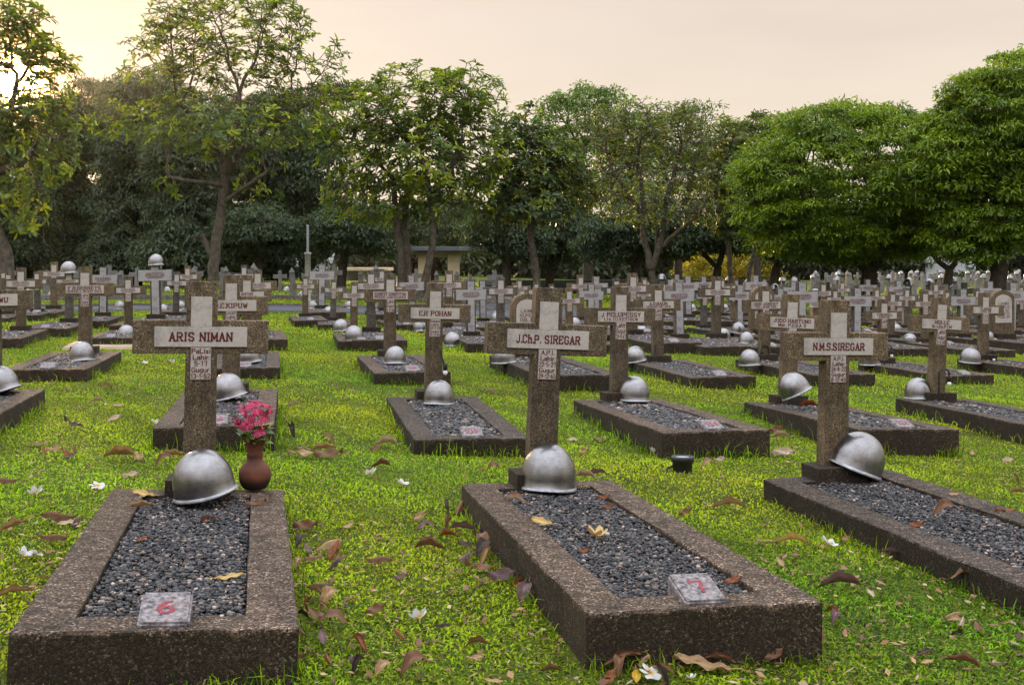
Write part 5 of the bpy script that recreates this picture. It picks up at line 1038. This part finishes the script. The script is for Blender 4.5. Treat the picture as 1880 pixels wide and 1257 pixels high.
for q, (lab, bx, Y, els, cols, n) in enumerate([
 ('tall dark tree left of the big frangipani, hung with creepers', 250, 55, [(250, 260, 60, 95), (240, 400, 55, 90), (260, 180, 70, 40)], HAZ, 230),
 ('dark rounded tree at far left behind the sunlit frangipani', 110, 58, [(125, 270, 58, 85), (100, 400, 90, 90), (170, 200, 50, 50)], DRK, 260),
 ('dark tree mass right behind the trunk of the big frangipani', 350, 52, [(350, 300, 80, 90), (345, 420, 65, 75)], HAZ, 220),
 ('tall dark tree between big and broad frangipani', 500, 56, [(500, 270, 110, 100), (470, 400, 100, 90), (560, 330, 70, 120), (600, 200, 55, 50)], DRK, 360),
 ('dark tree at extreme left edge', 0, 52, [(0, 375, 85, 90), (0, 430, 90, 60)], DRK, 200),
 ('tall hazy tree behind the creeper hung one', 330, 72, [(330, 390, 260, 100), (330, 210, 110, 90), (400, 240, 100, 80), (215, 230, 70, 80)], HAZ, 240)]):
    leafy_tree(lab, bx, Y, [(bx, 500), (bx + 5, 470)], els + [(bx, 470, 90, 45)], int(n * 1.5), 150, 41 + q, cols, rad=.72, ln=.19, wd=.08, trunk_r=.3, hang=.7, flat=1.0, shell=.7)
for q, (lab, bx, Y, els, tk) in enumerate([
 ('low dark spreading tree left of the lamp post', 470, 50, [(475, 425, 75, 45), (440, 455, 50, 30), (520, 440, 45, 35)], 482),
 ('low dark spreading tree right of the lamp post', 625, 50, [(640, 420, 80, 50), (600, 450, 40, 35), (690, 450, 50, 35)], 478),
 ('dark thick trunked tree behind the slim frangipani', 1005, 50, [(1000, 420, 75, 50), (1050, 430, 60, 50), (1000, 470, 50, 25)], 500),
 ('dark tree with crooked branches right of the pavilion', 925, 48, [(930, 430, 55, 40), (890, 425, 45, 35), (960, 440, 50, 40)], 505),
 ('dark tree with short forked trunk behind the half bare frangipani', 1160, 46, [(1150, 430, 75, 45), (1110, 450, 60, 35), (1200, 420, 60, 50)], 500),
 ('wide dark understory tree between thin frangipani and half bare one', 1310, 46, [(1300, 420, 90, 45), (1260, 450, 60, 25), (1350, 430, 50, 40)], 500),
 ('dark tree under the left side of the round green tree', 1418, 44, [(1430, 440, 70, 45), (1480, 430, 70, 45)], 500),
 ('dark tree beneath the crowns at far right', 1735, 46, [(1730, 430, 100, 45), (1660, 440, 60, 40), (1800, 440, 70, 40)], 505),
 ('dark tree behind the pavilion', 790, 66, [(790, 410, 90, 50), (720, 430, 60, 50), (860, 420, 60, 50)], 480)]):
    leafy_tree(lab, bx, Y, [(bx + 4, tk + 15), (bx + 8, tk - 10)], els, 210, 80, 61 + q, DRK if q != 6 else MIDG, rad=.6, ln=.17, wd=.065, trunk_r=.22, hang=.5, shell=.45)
leafy_tree('yellow leaved bush glowing in the sun behind the dark trees', 1335, 64, [(1335, 520)], [(1330, 475, 55, 40), (1290, 500, 40, 20), (1390, 490, 40, 28)], 110, 55, 81, ((.42, .30, .012), (.25, .26, .012)), rad=.5, ln=.2, wd=.08, trunk_r=.08, name='bush')  # yellow of sun through the foliage is painted into the leaf colours
leafy_tree('golden leaved bush left of the round green tree', 1405, 62, [(1405, 515)], [(1400, 495, 28, 28)], 40, 55, 82, ((.34, .27, .012), (.16, .16, .012)), rad=.45, ln=.2, wd=.08, trunk_r=.06, name='bush')  # leaf colours carry the same painted sunlight as the bush above

# ------------------------------------------------------------------ far wood and hill closing the view
rg = np.random.default_rng(90)
def wood(name, y, x0, x1, h0, h1, n, cols, seed):
    rg = np.random.default_rng(seed); x = rg.uniform(x0, x1, n); hh = h0 + (h1 - h0) * (.5 + .5 * np.sin(x * .21 + seed)) * (.6 + .4 * np.sin(x * .9 + 1))
    z = gz(x, np.full(n, 40.0)) + hh * rg.uniform(0.02, 1, n) ** .8; T = np.stack([x, y + rg.normal(0, 2.5, n), z], 1)
    o = obj(name, clump_leaves(T, np.zeros(3), rg, 36, 1.5, .8, .42, cols, hang=.5, flat=.9).mesh(name, 'leaf')); tag(o, 'dark mass of distant woodland closing the view', 'wood', kind='stuff')
wood('distant_wood', 118, -62, 62, 4.5, 7.5, 3600, DRK, 3)

bw = np.random.default_rng(33); tb = np.stack([bw.uniform(-45, 45, 900), -24 + bw.normal(0, 2, 900), bw.uniform(.2, 4.2, 900)], 1)  # unseen tree belt, added to block horizon sky and darken helmet reflections
tag(obj('distant_wood', clump_leaves(tb, np.zeros(3), bw, 26, 1.4, .8, .42, DRK, hang=.5, flat=.9).mesh('distant_wood', 'leaf')), 'belt of trees standing behind the viewer', 'wood', kind='stuff')

# ------------------------------------------------------------------ pavilion, walls, lamp post, far buildings
def W(px, py, Y): return ((px - 940) / F * Y, Y, CAMZ - (py - YH) / F * Y)
def ground_at(px, Y): x = (px - 940) / F * Y; return float(gz(x, Y))
Y = 60; pv = obj('pavilion', None, loc=W(810, 545, Y)); tag(pv, 'small open pavilion with flat grey roof and cream pillars', 'pavilion')
def loc_box(name, par, x0, x1, z0, z1, y0, y1, mat, bev=.02):
    b_ = Vector(par.location); bm = bmesh.new(); bm_box(bm, Vector(((x0 + x1) / 2, (y0 + y1) / 2, (z0 + z1) / 2)) - b_, (x1 - x0, y1 - y0, z1 - z0), bev); return obj(name, bm_mesh(name, bm, mat), par)
pg = ground_at(810, Y) - .05
for px in (779, 833):
    for dy in (0, 3.2):
        x = W(px, 0, Y)[0] * (Y + dy) / Y; loc_box('pillar', pv, x - .3, x + .3, pg, W(0, 463, Y)[2], Y + dy - .3, Y + dy + .3, 'cream')
x0, x1 = W(722, 0, Y)[0], W(905, 0, Y)[0]
loc_box('roof', pv, x0, x1, W(0, 461, Y)[2], W(0, 453, Y)[2], Y - 1.1, Y + 4.3, 'roofgrey', .03)
loc_box('beam', pv, W(765, 0, Y)[0], W(848, 0, Y)[0], W(0, 470, Y)[2] - .05, W(0, 461.5, Y)[2], Y - .2, Y + .2, 'cream')
loc_box('low_wall', pv, W(757, 0, Y)[0], W(850, 0, Y)[0], pg, pg + .3, Y + .4, Y + .7, 'cream')
x = W(565, 0, 34)[0]; g0 = ground_at(565, 34)
MATS['paleconcrete'] = plain('pale_concrete', (.40, .385, .36), .85, var=.35, scale=6)
lp = obj('lamp_post', None, loc=(x, 34, g0)); tag(lp, 'grey concrete lamp post with thin pipe on top, beyond the road', 'lamp post')
obj('post', lathe('post', [(.0001, -.1), (.12, -.1), (.11, .05), (.088, .1), (.084, 1.36), (.105, 1.37), (.105, 1.43), (.0001, 1.44)], 'paleconcrete', 16), lp); obj('pipe', lathe('pipe', [(.038, 1.43), (.036, 2.2), (.03, 2.23), (.0001, 2.23)], 'steel', 12), lp)
# white cloth screen behind the lamp post
def screen(label, px0, px1, py0, Y, seed):
    n = 60; rgs = np.random.default_rng(seed); xs = np.linspace(W(px0, 0, Y)[0], W(px1, 0, Y)[0], n); wv = .12 * np.sin(np.linspace(0, 26, n)) + rgs.normal(0, .02, n); V = []
    zt = W(0, py0, Y)[2]; g = ground_at((px0 + px1) / 2, Y)
    for k in range(6):
        t = k / 5
        for i in range(n): V.append((xs[i] + .25 * math.sin(t * 2 + i * .1), Y + wv[i] * (1.2 - .5 * t) + .4 * t * t, g + .55 + (zt - g - .55 + .25 * math.sin(i * .12)) * t))
    for k in range(6)[::-1]:
        for i in range(n): v_ = V[k * n + i]; V.append((v_[0], v_[1] + .03, v_[2]))
    Q = [(k * n + i, k * n + i + 1, (k + 1) * n + i + 1, (k + 1) * n + i) for k in range(11) for i in range(n - 1)]
    o = obj('cloth_screen', mesh_np('cloth_screen', V, [np.array(Q)], 'whitewall', smooth=True)); tag(o, label, 'screen')
screen('white cloth screen hanging left of and behind the lamp post', 505, 562, 462, 66, 1)
screen('white cloth screen hanging right of the lamp post', 566, 604, 470, 66.5, 2)
def wall(name, label, cat, px0, px1, pyt, Y, th, mat, Y2=None):
    a = W(px0, pyt, Y); b_ = W(px1, pyt, Y2 or Y); g = min(ground_at(px0, Y), ground_at(px1, Y)) - .2; d = Vector((b_[0] - a[0], b_[1] - a[1], 0)); L = d.length
    bm = bmesh.new(); bm_box(bm, (L / 2, 0, (a[2] - g) / 2), (L, th, a[2] - g), .02); o = obj(name, bm_mesh(name, bm, mat), None, (a[0], a[1], g), (0, 0, math.atan2(d.y, d.x))); tag(o, label, cat); return o
wall('low_wall', 'long dark mossy wall beyond the graves on the right', 'wall', 880, 1440, 514, 54, .3, 'darkwall')
wall('low_wall', 'dark low wall under the white cloth screens', 'wall', 480, 690, 522, 60, .3, 'darkwall')
sh = obj('shelter', None, loc=W(668, 540, 78)); tag(sh, 'low cream shelter with posts behind the three trunked frangipani', 'shelter'); g2 = ground_at(668, 78) - .05
for px in (634, 668, 702): x = W(px, 0, 78)[0]; loc_box('post', sh, x - .13, x + .13, g2, W(0, 497, 78)[2], 77.87, 78.13, 'cream')
loc_box('roof', sh, W(622, 0, 78)[0], W(714, 0, 78)[0], W(0, 497, 78)[2] + .003, W(0, 491, 78)[2], 77.3, 81, 'cream'); loc_box('back_wall', sh, W(626, 0, 78)[0], W(710, 0, 78)[0], g2, W(0, 497.5, 78)[2] - .01, 80.4, 80.6, 'whitewall')
wall('garden_wall', 'tall pale wall glimpsed under the trees at far right', 'wall', 1700, 1790, 452, 112, .3, 'whitewall')
# ------------------------------------------------------------------ far burial fields
pm = bmesh.new(); a = bmesh.ops.create_cone(pm, cap_ends=True, segments=4, radius1=.13, radius2=.095, depth=.8, matrix=Matrix.Translation((0, 0, .36)) @ Matrix.Rotation(R(45), 4, 'Z')); bmesh.ops.create_cone(pm, cap_ends=True, segments=4, radius1=.12, radius2=.01, depth=.14, matrix=Matrix.Translation((0, 0, .833)) @ Matrix.Rotation(R(45), 4, 'Z'))
PM = bm_mesh('pointed_post', pm, 'postgrey')
pm = bmesh.new(); bm_prism(pm, arch_pts(.12, .80), -.05, .05, .004); FM = bm_mesh('headstone', pm, 'postgrey')
FM2 = cross_mesh('stone_cross', 'postgrey', sw=.13, ha=.26, z0=.55, z1=.7, top=.86, th=.09)
nf = 0; rg = np.random.default_rng(101)
def far_stone(x, y, me, s, grp, lab):
    o = obj({'pointed_post': 'pointed_gravestone', 'headstone': 'gravestone', 'stone_cross': 'stone_cross'}[me.name.split('.')[0]], me, None, (x, y, float(gz(x, y))), (rg.normal(0, .03), rg.normal(0, .03), TH + rg.normal(0, .06)), s); tag(o, lab, 'gravestone', grp)
def far_helmet(x, y, z, grp, lab):
    o = obj('helmet', FHM, None, (x, y, z), (0, rg.normal(0, .1), rg.uniform(0, 6)), 1.05); tag(o, lab, 'helmet', grp)
bmh = bmesh.new(); bmesh.ops.create_uvsphere(bmh, u_segments=16, v_segments=10, radius=.125)
for v_ in list(bmh.verts):
    if v_.co.z < -.01: v_.co.z = -.012; v_.co.x *= 1.22; v_.co.y *= 1.12
    else: v_.co.z *= 1.25
FHM = bm_mesh('far_helmet', bmh, 'helmet', True)
# beyond the road at left: pointed posts and helmets in rows along the road
for r_, Y0 in enumerate((37.5, 41.5, 46)):
    for x in np.arange(-19, .5, 1.02):
        px = 940 + F * x / (Y0 + .2 * x)
        if rg.random() < .22 or not -30 < px < 930: continue
        x_ = x + rg.normal(0, .06); y_ = Y0 + .2 * x + rg.normal(0, .1); kind = (PM, PM, FM2)[r_] if rg.random() < .72 else FM2
        far_stone(x_, y_, kind, rg.uniform(.92, 1.12) if r_ == 0 else rg.uniform(.95, 1.25), 'pale gravestones beyond the road', 'small pointed grey gravestone in the rows beyond the road' if kind is PM else 'small pale stone cross in the rows beyond the road')
        if rg.random() < .5: far_helmet(x_ + .28, y_ - .25, float(gz(x_ + .28, y_ - .25)) + .10, 'tiny helmets beyond the road', 'tiny pale helmet standing before the stones beyond the road')
tag(strip('kerb_bed', [(x, 36.4 + .2 * x) for x in np.arange(-22, .5, .5)], .5, .16, 'greystone'), kind='structure')
# right: the crowded field of posts with pale helmets on top, under the trees
for r_, Y0 in enumerate((33, 36.5, 40, 43.5, 47, 50.5, 54.5, 59, 64, 70, 77, 85)):
    for x in np.arange(2, 44, .86):
        y_ = Y0 + .2 * (x - 10) + rg.normal(0, .25); x_ = x + rg.normal(0, .12); px = 940 + F * x_ / y_
        if not (1180 if r_ < 2 else 1300 if r_ < 4 else 1490) < px < 1890 or rg.random() < (.35 if r_ < 4 else .42): continue
        k_ = rg.random(); me = FM if k_ < .4 else FM2 if k_ < .75 else PM; s = rg.uniform(.9, 1.15) * (1 if r_ < 6 else 1.15)
        far_stone(x_, y_, me, s, 'stones of the crowded field at right', {'headstone': 'grey round topped gravestone in the crowded field under the right trees', 'stone_cross': 'pale stone cross in the crowded field under the right trees', 'pointed_post': 'pointed grey gravestone in the crowded field under the right trees'}[me.name.split('.')[0]])
        if rg.random() < (.3 if r_ < 4 else .42): far_helmet(x_, y_, float(gz(x_, y_)) + (.77 if me is FM else .85) * s, 'helmets on top of the far stones', 'tiny pale helmet on top of a stone in the crowded right field')
print('objects', len(C.objects))


# ------------------------------------------------------------------ evening haze: scatters the low sun forward
bm = bmesh.new(); bm_box(bm, (0, 150, 5), (900, 700, 20)); Mh = bpy.data.materials.new('haze_air'); Mh.use_nodes = True; nh = Mh.node_tree; nh.nodes.clear()
oh = nh.nodes.new('ShaderNodeOutputMaterial'); vh = nh.nodes.new('ShaderNodeVolumePrincipled'); vh.inputs['Color'].default_value = (.95, .9, .82, 1); vh.inputs['Density'].default_value = .00014; vh.inputs['Anisotropy'].default_value = .86
nh.links.new(vh.outputs[0], oh.inputs['Volume']); hz = bpy.data.meshes.new('haze'); bm.to_mesh(hz); bm.free(); hz.materials.append(Mh)
tag(obj('haze', hz), kind='stuff', cat='haze', label='thin warm evening haze in the air')
